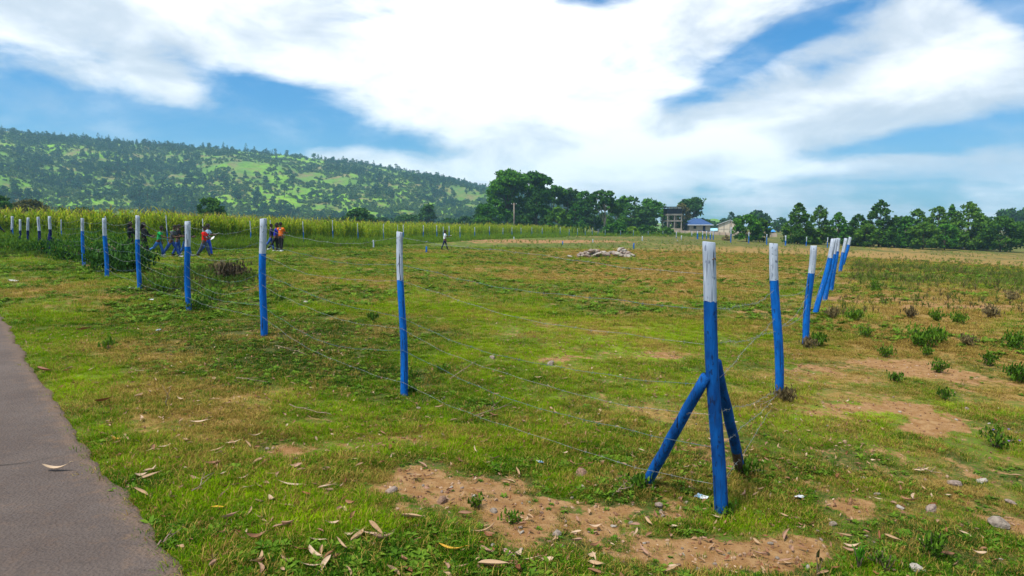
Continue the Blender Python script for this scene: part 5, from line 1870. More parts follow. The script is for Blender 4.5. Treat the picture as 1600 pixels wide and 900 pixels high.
    if hair == 'long':
        t2 = MB()
        for q in range(-3, 4): t2.tube([(q * .025 * s, -.07 * s, .02 * s), (q * .03 * s, -.11 * s, -.12 * s), (q * .026 * s, -.10 * s, -.27 * s)], [.03 * s, .03 * s, .015 * s], 5)
        tm = t2.mesh('t', HAIRM); bm.from_mesh(tm)
    bmesh.ops.transform(bm, matrix=HM, verts=bm.verts)
    me = bpy.data.meshes.new('hair'); bm.to_mesh(me); bm.free(); me.materials.append(HAIRM)
    mesh_obj('hair', me, root)
    # --- shirt
    S, SE = {}, [('hem', 'waist'), ('waist', 'chest'), ('chest', 'shoulders'), ('shoulders', 'collar')]
    g = 1.16
    S['hem'] = (J['pel'][0] + sd * (.00 * s), tuple(x * 1.17 for x in J['pel'][1]))
    for k in ('waist', 'chest', 'shoulders'): S[k] = (J[k][0].copy(), tuple(x * (g + (.12 if k == 'waist' else 0)) for x in J[k][1]))
    S['collar'] = (J['neck'][0] - hd * .015 * s, (.064 * s, .06 * s))
    for n in 'LR':
        S[n + 'sh'] = (J[n + 'sh'][0].copy(), tuple(x * 1.22 for x in J[n + 'sh'][1]))
        SE.append(('shoulders', n + 'sh'))
        if long_sleeve:
            S[n + 'el'] = (J[n + 'el'][0].copy(), (.054 * s, .054 * s)); S[n + 'wr'] = (J[n + 'wr'][0].copy(), (.042 * s, .042 * s))
            SE += [(n + 'sh', n + 'el'), (n + 'el', n + 'wr')]
        else:
            S[n + 'sl'] = (J[n + 'sh'][0].lerp(J[n + 'el'][0], sleeve + .15), (.066 * s, .066 * s))
            SE.append((n + 'sh', n + 'sl'))
    so = mesh_obj('shirt', skin_mesh('shirt', S, SE, 'waist', [shirt]), root)
    if trim:                                             # a differently coloured yoke over the shoulders
        T = {k: (S[k][0], tuple(x * 1.05 for x in S[k][1])) for k in ('shoulders', 'collar', 'Lsh', 'Rsh')}
        mesh_obj('shirt_yoke', skin_mesh('shirt_yoke', T, [('shoulders', 'collar'), ('shoulders', 'Lsh'), ('shoulders', 'Rsh')], 'shoulders', [trim]), so)
    # --- trousers or skirt
    if skirt:
        mb = MB()
        top = J['pel'][0] + sd * .06 * s
        cz = .16 * s
        cy = (ank[0][0].y + ank[1][0].y) * .3
        vs, fs = [], []
        for i in range(6):
            t_ = i / 5
            z = top.z + (cz - top.z) * t_
            for k in range(14):
                a = 6.283 * k / 14
                rx = (.15 + .07 * t_) * s * build * (1 + .05 * math.sin(5 * a) * t_); ry = (.12 + .14 * t_) * s * build
                vs.append((rx * math.cos(a), top.y * (1 - t_) + cy * t_ + ry * math.sin(a), z))
            if i:
                for k in range(14): fs.append(((i - 1) * 14 + k, (i - 1) * 14 + (k + 1) % 14, i * 14 + (k + 1) % 14, i * 14 + k))
        mb.add(vs, fs); mb.build('skirt', pants, root, True)
    else:
        T = {'waist': (J['pel'][0] + sd * .07 * s, tuple(x * 1.06 for x in J['waist'][1])), 'pel': (J['pel'][0].copy(), tuple(x * 1.08 for x in J['pel'][1]))}
        TE = [('waist', 'pel')]
        for n in 'LR':
            T[n + 'hip'] = (J[n + 'hip'][0].copy(), tuple(x * 1.10 for x in J[n + 'hip'][1]))
            T[n + 'knee'] = (J[n + 'knee'][0].copy(), (.074 * s, .076 * s)); T[n + 'ank'] = (J[n + 'ank'][0].copy(), (.060 * s, .066 * s))
            TE += [('pel', n + 'hip'), (n + 'hip', n + 'knee'), (n + 'knee', n + 'ank')]
        mesh_obj('trousers', skin_mesh('trousers', T, TE, 'pel', [pants]), root)
    # --- shoes
    for an, b, side in ank:
        pitch = -b * .75 if b < 0 else min(.25, b * .4)
        f = V3((0, math.cos(pitch), math.sin(pitch))); u_ = V3((0, -math.sin(pitch), math.cos(pitch)))
        c = an - u_ * .045 * s
        mb = MB()
        mb.tube([c - f * .085 * s, c - f * .06 * s, c + f * .02 * s, c + f * .11 * s, c + f * .165 * s, c + f * .18 * s], [.018 * s, .04 * s, .043 * s, .038 * s, .030 * s, .012 * s], 8)
        mb.tube([c, c + u_ * .07 * s], [.042 * s, .038 * s], 8)
        mb.build('shoe', shoe, root, True)
    if emblem:
        mb = MB()
        c = J['chest'][0]
        vs = []
        for k in range(8):
            a = 6.283 * k / 8
            vs.append((c.x + .05 * s + .03 * s * math.cos(a), 0, c.z + .05 * s + .03 * s * math.sin(a)))
        yy = -.135 * s * build
        vs = [(x, c.y + yy, z) for x, y, z in vs] + [(x, c.y + yy + .03, z) for x, y, z in vs]
        mb.add(vs, [tuple(range(7, -1, -1))] + [(k, (k + 1) % 8, 8 + (k + 1) % 8, 8 + k) for k in range(8)])
        mb.build('back_print', emblem, so)
    W = Matrix.Translation(Vector(p)) @ Matrix.Rotation(yaw, 4, 'Z')
    return root, [W @ (h[0] + h[1] * .07 * s) for h in hands]


jean = cloth('jeans', (0.045, 0.17, 0.52), (0.03, 0.12, 0.38)); jeand = cloth('dark_jeans', (0.022, 0.075, 0.32)); navy = cloth('navy', (0.008, 0.011, 0.065)); black = cloth('black', (0.006, 0.006, 0.008), (0.010, 0.009, 0.011))
green = cloth('green', (0.006, 0.34, 0.07)); lime_c = cloth('lime', (0.06, 0.50, 0.02)); grey_c = cloth('grey', (0.07, 0.075, 0.09)); red = cloth('red', (0.75, 0.014, 0.010)); pale = cloth('pale_blue', (0.32, 0.48, 0.68))
royal = cloth('royal', (0.02, 0.075, 0.60)); orange = cloth('orange', (0.75, 0.15, 0.012)); whitec = cloth('white', (0.78, 0.83, 0.90), (0.70, 0.75, 0.84)); bluej = cloth('blue_jacket', (0.02, 0.025, 0.36)); wshoe = cloth('white_shoe', (0.7, 0.7, 0.7)); dshoe = cloth('dark_shoe', (0.03, 0.015, 0.012)); greyj = cloth('grey_jeans', (0.055, 0.075, 0.14))


def pers(u, d, deg, label, **k):
    p = Pon(u, d)
    return make_person(p, R(-deg), label, **k)


pers(206, 34.6, 85, 'person in black walking, mostly behind a post at left', shirt=black, pants=black, shoe=dshoe, hair='long', legs=((.15, .1), (-.55, .35)), H=1.74, long_sleeve=True)
pers(226, 33.6, 80, 'person in black top and long black skirt with a hand held forward', shirt=black, pants=black, shoe=dshoe, hair='long', skirt=True, H=1.80, lean=.06, arms=((.5, .1, .9), (.5, .1, .7)), long_sleeve=True, build=1.12)
pers(249, 34.2, 85, 'person in a green t-shirt and blue jeans striding to the right', shirt=green, pants=jean, shoe=wshoe, hair='afro', H=1.66, lean=.24, legs=((.32, .25), (-.62, .5)), arms=((-.45, .12, .6), (.55, .15, .55)), headtilt=.15)
pers(269, 34.4, 85, 'person in a bright green and grey top leaning forward in long strides', shirt=grey_c, trim=lime_c, pants=jeand, shoe=wshoe, hair='short', H=1.78, lean=.22, legs=((.50, .12), (-.55, .1)), arms=((.25, .1, 1.2), (.2, .1, 1.3)), headtilt=.25)
pers(279, 35.0, 80, 'person in a black top and dark jeans behind the bright green one', shirt=black, pants=jeand, shoe=dshoe, hair='short', H=1.72, lean=.10, legs=((.12, .3), (-.2, .3)), arms=((.35, .1, 1.1), (.35, .1, 1.1)), headtilt=.2)
pers(291.5, 35.4, 85, 'person in black and jeans almost hidden behind the slant-painted post', shirt=black, pants=jean, shoe=wshoe, hair='afro', H=1.68, legs=((.3, .1), (-.3, .3)), arms=((.5, .1, 1.0), (.4, .1, 1.0)), long_sleeve=True)
_, hr = pers(320, 34.6, 88, 'person in a red t-shirt and grey-blue jeans reading while walking', shirt=red, pants=greyj, shoe=dshoe, hair='tied', H=1.62, lean=.06, legs=((.36, .1), (-.40, .2)), arms=((.45, .05, .95), (.35, .05, 1.0)), headtilt=.18, build=1.08)
_, hb = pers(326, 35.6, 88, 'person in a pale blue top and bright blue trousers beside the red one', shirt=pale, pants=royal, shoe=dshoe, hair='afro', H=1.70, lean=.04, legs=((.22, .1), (-.5, .25)), arms=((.5, .05, 1.2), (.5, .05, 1.2)), headtilt=.12)
pers(424.5, 39.8, 60, 'person in dark clothes at the left of the huddle by the post', shirt=navy, pants=jeand, shoe=wshoe, hair='short', H=1.66, lean=.06, legs=((.25, .1), (-.55, .25)), arms=((.2, .3, .8), (.4, .1, .8)), long_sleeve=True)
pers(431, 39.4, 70, 'person in a deep blue jacket and black trousers in the huddle', shirt=bluej, pants=black, shoe=wshoe, hair='short', H=1.66, lean=.10, legs=((.2, .1), (-.45, .25)), arms=((.3, .3, .6), (.7, .2, .5)), long_sleeve=True, headtilt=.15)
pers(440, 39.2, 15, 'person in an orange shirt with a pale mark seen from behind', shirt=orange, pants=black, shoe=wshoe, hair='afro', H=1.72, lean=.02, legs=((.10, .05), (-.12, .1)), arms=((.5, .15, 1.2), (.45, .2, 1.1)), build=1.12, emblem=whitec)
pers(434.5, 40.1, 40, 'person in orange standing behind the other orange shirt', shirt=orange, pants=black, shoe=dshoe, hair='afro', H=1.70, lean=.02, legs=((.1, .05), (-.12, .1)), arms=((.8, .2, .3), (.3, .2, .4)))
_, hw = pers(695, 56, 88, 'man in a white t-shirt and navy trousers walking alone in the field', shirt=whitec, pants=navy, shoe=dshoe, hair='short', H=1.70, lean=.05, legs=((.34, .08), (-.30, .12)), arms=((.75, .1, 1.0), (.05, .08, .25)), headtilt=.1)
pers(1503, 127, 160, 'far person in blue standing before the right-hand tree row', shirt=cloth('blue_overall', (0.03, 0.06, 0.30)), pants=cloth('blue_overall', (0.03, 0.06, 0.30)), shoe=dshoe, hair='short', H=1.68, legs=((.1, .05), (-.1, .1)), long_sleeve=True)
pers(-3, 36.5, 70, 'person in dark clothes cut off by the left edge of photo', shirt=navy, pants=black, shoe=dshoe, hair='short', H=1.72, legs=((.2, .1), (-.2, .1)), long_sleeve=True)


def held(name, c, size, rot, mat, label, cat):
    mb = MB(); mb.box((0, 0, 0), size, 0)
    mb.box((0, 0, size[2] / 2 + .002), (size[0] * .8, size[1] * .82, .003), 1)
    o = mb.build(name, [mat, simple_mat(name + '_page', (.72, .74, .78), (.60, .62, .66), 60)])
    o.location = c; o.rotation_euler = rot
    tag(o, label, cat)


held('notebook', hr[1] + Vector((.08, 0, .03)), (.20, .27, .015), (.5, -.5, 0), simple_mat('cover_white', (.68, .70, .74)), 'pale open notebook held by the person in red', 'notebook')
held('paper', hb[1] + Vector((.10, 0, .05)), (.21, .30, .006), (.2, -.6, 0), simple_mat('paper_white', (.75, .75, .73)), 'white sheet of paper held by the person in pale blue', 'paper')
held('phone', hw[0] + Vector((.05, 0, .03)), (.075, .15, .010), (.4, -.9, 0), simple_mat('phone_dark', (.02, .025, .03)), 'dark phone held up by the man in white', 'phone')

# ------------------------------------------------------------------ stone heap
def rock_mesh(seed, jag=.28, flat=.7):
    rs = np.random.RandomState(seed)
    bm = bmesh.new()
    bmesh.ops.create_icosphere(bm, subdivisions=2, radius=.5)
    axes = rs.normal(0, 1, (7, 3)); axes /= np.linalg.norm(axes, axis=1, keepdims=True)
    lim = rs.uniform(.26, .44, 7)
    for v in bm.verts:
        c = np.array(v.co)
        for a, l in zip(axes, lim):
            q = c @ a
            if q > l: c = c - a * (q - l) * .9
        c = c * (1 + rs.uniform(-.04, .04)) * np.array([1.25, .9, flat])
        v.co = c
    me = bpy.data.meshes.new('rock'); bm.to_mesh(me); bm.free()
    return me


M_rocks = [simple_mat('rock_grey', (.26, .215, .175), (.15, .12, .095), 5, .9, .02), simple_mat('rock_pink', (.27, .205, .17), (.17, .13, .105), 5, .9, .02), simple_mat('rock_pale', (.38, .34, .29), (.25, .22, .19), 5, .9, .02), simple_mat('rock_brown', (.24, .145, .095), (.15, .09, .06), 6, .9, .02)]
ROCKS = []
for k in range(8):
    me = rock_mesh(1500 + k)
    me.materials.append(M_rocks[k % 4])
    ROCKS.append(me)


def put_rock(name, p, size, k, label, cat, group, rs):
    o = mesh_obj(name, ROCKS[k % 8], None, p, (rs.uniform(-.4, .4), rs.uniform(-.4, .4), rs.uniform(0, 6.28)))
    o.scale = (size, size * rs.uniform(.8, 1.1), size * rs.uniform(.75, 1.05))
    return tag(o, label, cat, group)


def build_heap():
    rs = np.random.RandomState(31)
    spots = []
    for k in range(92):
        x = rs.uniform(-40, 44)
        prof = np.interp(x, [-42, -30, -20, -8, 0, 10, 22, 36, 46], [4, 10, 13, 9, 8, 16, 13, 7, 2])
        z = .68 * prof * rs.uniform(0, 1) ** 1.2
        spots.append((x, z))
    HL = ['rough grey building stone in the heap out in the field', 'pinkish rough stone in the heap out in the field', 'pale rough stone in the heap out in the field', 'brown rough stone in the heap out in the field']
    HG = ['grey stones of the heap', 'pinkish stones of the heap', 'pale stones of the heap', 'brown stones of the heap']
    spots.sort(key=lambda q: q[1])
    for k, (x, z) in enumerate(spots):
        d = 46 + rs.normal(0, .35) * (1 - z / 20)
        p = Pon(945 + x, d)
        p[2] += z * .056 + .07
        kk = int(rs.choice([0, 0, 1, 2, 4, 5, 6, 0, 2, 3]))
        put_rock('heap_stone', p, rs.uniform(.26, .52), kk, HL[kk % 4], 'stone', HG[kk % 4], rs)
    for u, v, lb in [(890, 397, 'single pale stone lying just left of the stone heap'), (983, 404, 'small pale stone at the right front of the heap'), (975, 401, 'yellowish stone at the front foot of the heap')]:
        p = Pon(u, 45.3); p[2] += .05
        put_rock('heap_stone', p, .4, 2, lb, 'stone', 'stones of the heap in the field', rs)


build_heap()


def build_stones():
    rs = np.random.RandomState(37)
    sp = [(907, 738, .115, 3, 'biggest brown stone in the grass left of the left brace'), (1028, 790, .075, 1, 'brown stone in the grass before the left brace foot'), (1492, 755, .085, 1, 'rounded tan stone at the right, left one of a pair'),
          (1534, 752, .075, 2, 'rounded tan stone at the right, right one of a pair'), (1455, 797, .085, 1, 'reddish angular stone in the right foreground'), (1563, 822, .13, 0, 'largest grey stone in the lower right grass'),
          (1578, 785, .07, 5, 'rounded pinkish stone near the right edge'), (1433, 887, .075, 2, 'pale stone at the bottom right beside the dark seedling'), (1407, 793, .05, 2, 'small flat pale stone in the right foreground'),
          (1370, 772, .04, 4, 'tiny pale stone in the right foreground'), (1300, 820, .05, 0, 'grey stone chip beside the small bare patch'), (612, 765, .075, 1, 'flat pinkish stone in the middle foreground grass'),
          (870, 832, .06, 0, 'grey stone lying on the bare soil'), (690, 782, .08, 3, 'brown stone at the edge of the bare soil'), (770, 715 + 80, .05, 0, 'small grey stone in the bare soil'), (480, 475, .14, 2, 'pale stone in the grass right of the tall left post'),
          (770, 565, .10, 1, 'brownish stone in the middle of the green field'), (655, 642, .07, 1, 'pinkish stone just right of the middle post foot'), (860, 574, .11, 0, 'greyish stone in the green mid field'),
          (1030, 750, .06, 1, 'reddish stone behind the left brace'), (1080, 745, .05, 3, 'brown clod between brace and corner post'), (1510, 640, .06, 1, 'reddish clod on the right bare strip'), (1350, 745, .045, 2, 'small pale stone right of the corner post')]
    for i, (u, v, s, k, lb) in enumerate(sp):
        p = Pg(u, v); p[2] += s * .12
        put_rock('stone', p, s * 1.15, k, lb, 'stone', 'stones lying in the grass', rs)
    for i in range(130):                                # small stones one cannot tell apart
        if i < 75: u, v = rs.uniform(640, 1320), rs.uniform(755, 898)
        else: u, v = rs.uniform(300, 1600), rs.uniform(600, 895)
        p = Pg(u, v)
        if path_dist(p[0], p[1]) > -.1: continue
        s = rs.uniform(.015, .042)
        p[2] += s * .15
        kk = rs.randint(0, 8)
        put_rock('pebble', p, s, kk, ['tiny grey pebble lying on the near ground', 'tiny pinkish pebble lying on the near ground', 'tiny pale pebble lying on the near ground', 'tiny brown clod lying on the near ground'][kk % 4], 'pebble', ['grey pebbles', 'pinkish pebbles', 'pale pebbles', 'brown clods'][kk % 4] + ' on the near ground', rs)


build_stones()


# ------------------------------------------------------------------ fallen leaves and twigs
def fallen_leaf_mesh(seed, mat, L=.13, W=.026):
    rg = random.Random(seed)
    V, Fc = [], []
    n = 9
    cu, tw, cup, sw = rg.uniform(.1, 1.3), rg.uniform(-1.3, 1.3), rg.uniform(.1, 1.0), rg.uniform(-.5, .5)
    for i in range(n):
        s = i / (n - 1)
        w = W * .5 * (math.sin(math.pi * min(1, s * 1.02) ** .8) ** .75 if 0 < s < 1 else .06)
        x = L * (s - .5); y = sw * L * .35 * (s - .5) ** 2 * 4
        z = .012 + cu * L * .35 * ((s - .5) ** 2 * 4) * .55
        a = tw * (s - .5)
        for q in (-1, -.5, 0, .5, 1):
            oy, oz = w * q, w * cup * q * q
            V.append((x, y + oy * math.cos(a) - oz * math.sin(a), z + oy * math.sin(a) + oz * math.cos(a)))
    for i in range(n - 1):
        for q in range(4):
            b = i * 5 + q
            Fc.append((b, b + 1, b + 6, b + 5))
    st = MB(); st.tube([(L * .5, 0, V[-3][2]), (L * .58, .004, V[-3][2] + .004), (L * .66, .002, V[-3][2])], [.0016, .0013, .001], 4)
    o = len(V); V += st.v; Fc += [tuple(i + o for i in f) for f in st.f]
    me = mesh_from('fallen_leaf', V, Fc, [0] * len(Fc), [mat])
    me.polygons.foreach_set('use_smooth', np.ones(len(Fc), dtype=bool))
    return me


def leaf_litter_mat(nm, a, b):
    m, t, out = new_mat(nm)
    tc = t.n('ShaderNodeTexCoord').outputs['Object']
    orn = t.n('ShaderNodeObjectInfo').outputs['Random']
    n_ = t.noise(tc, 60, 4, .6)
    vein = t.noise(t.scale(tc, (8, 300, 8)), 1.0, 2, .5)
    c = t.mix(t.m('ADD', t.m('MULTIPLY', n_, .6), t.m('MULTIPLY', orn, .5)), a, b)
    c = t.mix(t.m('MULTIPLY', t.step(vein, .55, .7), .25), c, (.12, .07, .04))
    finish(t, out, c, .55, vein, .002, .5, .3, .12, c)
    return m


LM = [leaf_litter_mat('tan_leaf', (.44, .30, .17), (.30, .18, .095)), leaf_litter_mat('pale_leaf', (.52, .39, .26), (.40, .27, .17)), leaf_litter_mat('brown_leaf', (.30, .15, .075), (.19, .09, .045)), leaf_litter_mat('pinkish_leaf', (.37, .225, .145), (.27, .15, .10)),
      leaf_litter_mat('yellow_leaf', (.62, .40, .03), (.55, .30, .03)), leaf_litter_mat('rust_leaf', (.24, .085, .03), (.17, .06, .025))]
LEAFM = [[fallen_leaf_mesh(1600 + 10 * m + k, LM[m], L, W) for k, (L, W) in enumerate([(.125, .036), (.10, .040), (.14, .026), (.085, .036), (.11, .024)])] for m in range(6)]


def put_leaf(u, v, m, k, sc, rz, label, rs, group='fallen leaves on the near ground', xyz=None):
    p = xyz if xyz is not None else Pg(u, v)
    tl = 1.0
    pd = path_dist(p[0], p[1])
    if pd > 0: p[2] = float(terrain0(np.array([p[0]]), np.array([p[1]]))[0]) + .012 + .02 * math.sin(min(pd / PW, 1) * math.pi) - .006; tl = 0.15
    else: p[2] += .018
    o = mesh_obj('fallen_leaf', LEAFM[m][k], None, p, (tl * rs.uniform(-.35, .35), tl * rs.uniform(-.3, .3), rz))
    o.scale = (sc * rs.uniform(.9, 1.2), sc * rs.uniform(.6, 1.1), sc)
    tag(o, label, 'leaf', group)


def build_leaves():
    rs = np.random.RandomState(41)
    for (u, v, m, k, sc, rz, lb) in [
        (88, 740, 1, 1, 1.65, .05, 'pale dry leaf lying alone on the asphalt path'), (178, 694, 4, 3, 1.1, -.4, 'yellowish leaf at the grass edge beside the path'), (341, 795, 4, 4, .8, .0, 'bright yellow leaf in the near left grass'),
        (360, 811, 3, 3, 1.0, .6, 'pinkish folded leaf just below the bright yellow one'), (425, 783, 1, 1, .85, -.9, 'pale leaf above the pile of curled leaves'), (490, 867, 1, 0, .95, -.7, 'pale boat-shaped leaf near the bottom edge'),
        (493, 847, 1, 2, .75, -.3, 'pale curved leaf above the boat-shaped one'), (535, 858, 0, 2, .9, -.8, 'narrow tan leaf right of the boat-shaped one'), (585, 832, 0, 0, 1.25, -.9, 'large tan leaf on the pile of curled leaves'),
        (578, 838, 1, 2, 1.1, .2, 'pale long leaf across the pile of curled leaves'), (597, 846, 3, 1, 1.1, .5, 'broad leaf on the right of the curled pile'), (562, 842, 0, 1, 1.0, 1.2, 'tan leaf standing in the curled pile'),
        (640, 814, 0, 0, 1.25, -.35, 'large flat tan leaf right of the curled pile'), (742, 752, 1, 2, .8, 1.4, 'pale upright leaf at the top of the bare soil'), (705, 863, 4, 0, 1.0, .0, 'yellow-green curled leaf near the bottom middle'),
        (808, 870, 1, 1, .85, 1.2, 'pale oval leaf standing on the bare soil edge'), (825, 878, 1, 2, .8, 0, 'pale narrow leaf at the bottom of the bare soil'), (770, 888, 0, 0, 1.3, -.2, 'wide tan leaf at the bottom middle edge'),
        (760, 866, 3, 1, .8, -.6, 'pinkish wrapper-like leaf on the bare soil'), (68, 583, 5, 0, 1.5, -.2, 'rust-brown leaf at the edge of the asphalt'), (160, 633, 5, 0, 1.3, 0, 'rust-red leaf flat in the left verge'),
        (130, 519, 5, 0, 1.6, 0, 'rust-brown leaf far up the left verge'), (452, 760, 1, 2, 1.2, .2, 'long pale curled leaf in the left foreground'), (510, 762, 1, 4, .95, 0, 'pale curled leaf right of the long one'),
        (1225, 838, 3, 2, 1.0, .9, 'curled pinkish leaf above the small bare patch'), (1330, 858, 1, 1, .9, -.2, 'pale leaf beside the yellow-green seedling'), (215, 587, 1, 2, 1.3, -.6, 'pale curved leaf in the upper left verge'),
        (310, 665, 1, 2, 1.1, -.1, 'pale narrow leaf near the left bare patch'), (398, 684, 1, 1, 1.0, .5, 'pale leaf at the edge of the left bare patch'), (290, 694, 0, 1, 1.0, -.8, 'tan leaf among twigs in the left foreground'),
        (236, 739, 1, 4, .95, -.3, 'pale thin leaf in the left foreground'), (445, 825, 3, 0, .9, .8, 'pinkish leaf left of the curled pile'), (400, 843, 2, 0, .9, .6, 'brown leaf low in the left foreground'),
        (1440, 737, 1, 2, .95, -.3, 'pale flat leaf in the right foreground')]:
        put_leaf(u, v, m, k, sc, rz, lb, rs)
    LC = ['tan', 'pale', 'brown', 'pinkish', 'yellow', 'rust-red']
    n = 0
    while n < 296:
        if rs.uniform() < .80:
            u, v = rs.uniform(60, 950), 540 + 358 * rs.uniform(0, 1) ** .8
        else:
            u, v = rs.uniform(900, 1600), rs.uniform(640, 898)
        p = Pg(u, v)
        pd = path_dist(p[0], p[1])
        if pd > -.05: continue
        cl = fbm(np.array([p[0]]), np.array([p[1]]), 1.1, 303, 3)[0]
        if cl < rs.uniform(-.6, .35): continue
        m = rs.choice([0, 0, 0, 1, 1, 2, 2, 3, 3, 5], 1)[0]
        put_leaf(u, v, m, rs.randint(0, 5), rs.uniform(.45, .9), rs.uniform(0, 6.28), 'small dry %s leaf lying loose in the near grass' % LC[m], rs, 'loose %s leaves on the near grass' % LC[m])
        n += 1
    # tiny leaf scraps, past counting
    x, y = wedge(10500, R(-46), R(40), 2.4, 13, rs, 1.4)
    k = (path_dist(x, y) < -.02) & (fbm(x, y, 1.3, 305, 3) > rs.uniform(-.5, .6, len(x))) & (x < 2.2 + y * .25)
    x, y = x[k], y[k]
    z = terrain(x, y) + .012
    protos = [proto('s', LEAFM[m][j]) for m, j in [(0, 1), (1, 3), (2, 1), (3, 3), (0, 4), (2, 0), (5, 3)]]
    o = scatter('leaf_scraps', np.stack([x, y, z], 1), np.stack([rs.normal(0, .5, len(x)), rs.normal(0, .5, len(x)), rs.uniform(0, 6.28, len(x))], 1), rs.uniform(.22, .55, len(x)), rs.randint(0, 7, len(x)), protos)
    tag(o, 'scraps of dry leaf strewn through the near grass', 'leaf litter', None, 'stuff')
    # twigs
    mt = simple_mat('dry_twig', (.30, .22, .16), (.16, .11, .08), 30, .9)
    tw = [(370, 600, 420, 607, 'pale dead twig lying across the left verge'), (262, 642, 258, 610, 'thin upright twig in the left verge'), (770, 648, 775, 620, 'forked dry stalk standing in the grass left of the braces'), (300, 775, 330, 745, 'short twig in the left foreground'),
          (740, 655, 800, 640, 'grey twig behind the bare soil patch'), (450, 640, 520, 655, 'long grey twig on the grass left of the middle post'), (430, 545, 480, 560, 'twig in the grass below the tall left post'), (1210, 630, 1180, 650, 'twig tangle near the second right post'),
          (250, 860, 275, 845, 'short twig at the path edge'), (960, 775, 990, 765, 'bent dry stalk by the left brace'), (700, 600, 745, 575, 'dry stem in the mid grass'), (1430, 735, 1470, 748, 'dry twig in the right foreground')]
    for i, (u0, v0, u1, v1, lb) in enumerate(tw):
        a = Vector(Pg(u0, v0)); b = Vector(Pg(u1, v1)) if 'upright' not in lb and 'standing' not in lb else a + Vector((.02, .0, .17))
        a.z += .03; b.z += .035
        rg = random.Random(1700 + i)
        mb = MB()
        pts = [a.lerp(b, k / 6) + Vector((rg.uniform(-.02, .02), rg.uniform(-.02, .02), rg.uniform(0, .02))) for k in range(7)]
        mb.tube(pts, [.0045 - .0004 * k for k in range(7)], 5)
        for q in (2, 4):
            dv = (b - a) * rg.uniform(.15, .3) + Vector((rg.uniform(-.08, .08), rg.uniform(-.08, .08), .03))
            mb.tube([pts[q], pts[q] + dv * .6, pts[q] + dv], [.003, .002, .001], 4)
        tag(mb.build('twig', mt, None, True), lb, 'twig', 'twigs on the near ground')
    # litter
    def scrap(p, w, h, rz, mats, label, seed):
        rg = random.Random(seed)
        V, Fc, Mi = [], [], []
        n = 7
        for i in range(n):
            for j in range(n):
                V.append(((i / (n - 1) - .5) * w + rg.uniform(-.1, .1) * w / n, (j / (n - 1) - .5) * h + rg.uniform(-.1, .1) * h / n, .015 + rg.uniform(0, .35) * min(w, h) * .8))
        for i in range(n - 1):
            for j in range(n - 1):
                Fc.append((i * n + j, (i + 1) * n + j, (i + 1) * n + j + 1, i * n + j + 1)); Mi.append(1 if len(mats) > 1 and j < 3 else 0)
        o = mesh_obj('plastic_scrap', mesh_from('plastic_scrap', V, Fc, Mi, mats), None, p, (rg.uniform(-.3, .3), rg.uniform(-.3, .3), rz))
        tag(o, label, 'litter', 'scraps of litter in the grass')
    pw = simple_mat('plastic_white', (.62, .64, .66), (.50, .52, .55), 20, .35, 0, .5); pb = simple_mat('plastic_blue', (.10, .28, .50), (.3, .42, .55), 25, .35, 0, .5); pp = simple_mat('wrapper_pink', (.55, .25, .28), (.5, .3, .3), 20, .4, 0, .4)
    scrap(Pg(844, 722), .05, .09, .3, [pw, pb], 'crumpled clear and blue wrapper in the grass left of the braces', 1)
    scrap(Pg(1097, 777), .045, .10, .6, [pb, pw], 'crumpled blue and white wrapper left of the corner post foot', 2)
    scrap(Pg(248, 518), .07, .10, .9, [pw, pb], 'small pale blue scrap in the left verge', 3)
    scrap(Pg(206, 452), .16, .09, .1, [pw], 'white plastic scrap at the foot of the post by people in black', 4)
    scrap(Pg(236, 468), .09, .06, .1, [pw], 'small white plastic scrap between two left posts', 5)
    scrap(Pg(795, 866), .035, .10, .5, [pp], 'narrow pink wrapper strip on the bare soil', 6)
    scrap(Pg(1250, 782), .05, .13, -.7, [pw], 'greyish plastic strip in the grass right of the corner post', 7)
    scrap(Pg(20, 440), .22, .16, .3, [pw], 'pale paper scrap near the far end of the path', 8)


build_leaves()

# ------------------------------------------------------------------ buildings
M_conc = simple_mat('concrete', (.30, .27, .23), (.21, .19, .165), .9, .9, .01)
M_wall = simple_mat('block_wall', (.40, .34, .27), (.32, .27, .21), .6, .9, .01)
M_barn = simple_mat('barn_wall', (.60, .52, .42), (.52, .44, .35), .35, .9, .01)
M_dark = simple_mat('dark_opening', (.012, .013, .02), (.02, .02, .028), 1)
M_tank = simple_mat('dark_tank', (.010, .012, .028), (.016, .018, .035), 1, .5)
M_roofb = simple_mat('blue_roof', (.025, .06, .16), (.045, .10, .24), 1.2, .7, .01, .15, 0, (1, 6, 1)); M_roofc = simple_mat('bright_blue_roof', (.02, .25, .62), (.03, .20, .5), 1, .45, 0, .5)
M_tin = simple_mat('tin_sheet', (.74, .76, .80), (.60, .63, .68), .8, .4, 0, .5); M_aqua = simple_mat('aqua_roof', (.30, .62, .74), (.40, .66, .74), .8, .5)
M_band = simple_mat('blue_band', (.06, .16, .30), (.05, .12, .24), 1); M_perim = simple_mat('perimeter_wall', (.52, .40, .31), (.42, .32, .25), .35, .9, .01)


def b_at(u, d, v=None):
    p = Pon(u, d)
    if v is not None: p[2] = Pd(u, v, d)[2]
    return p


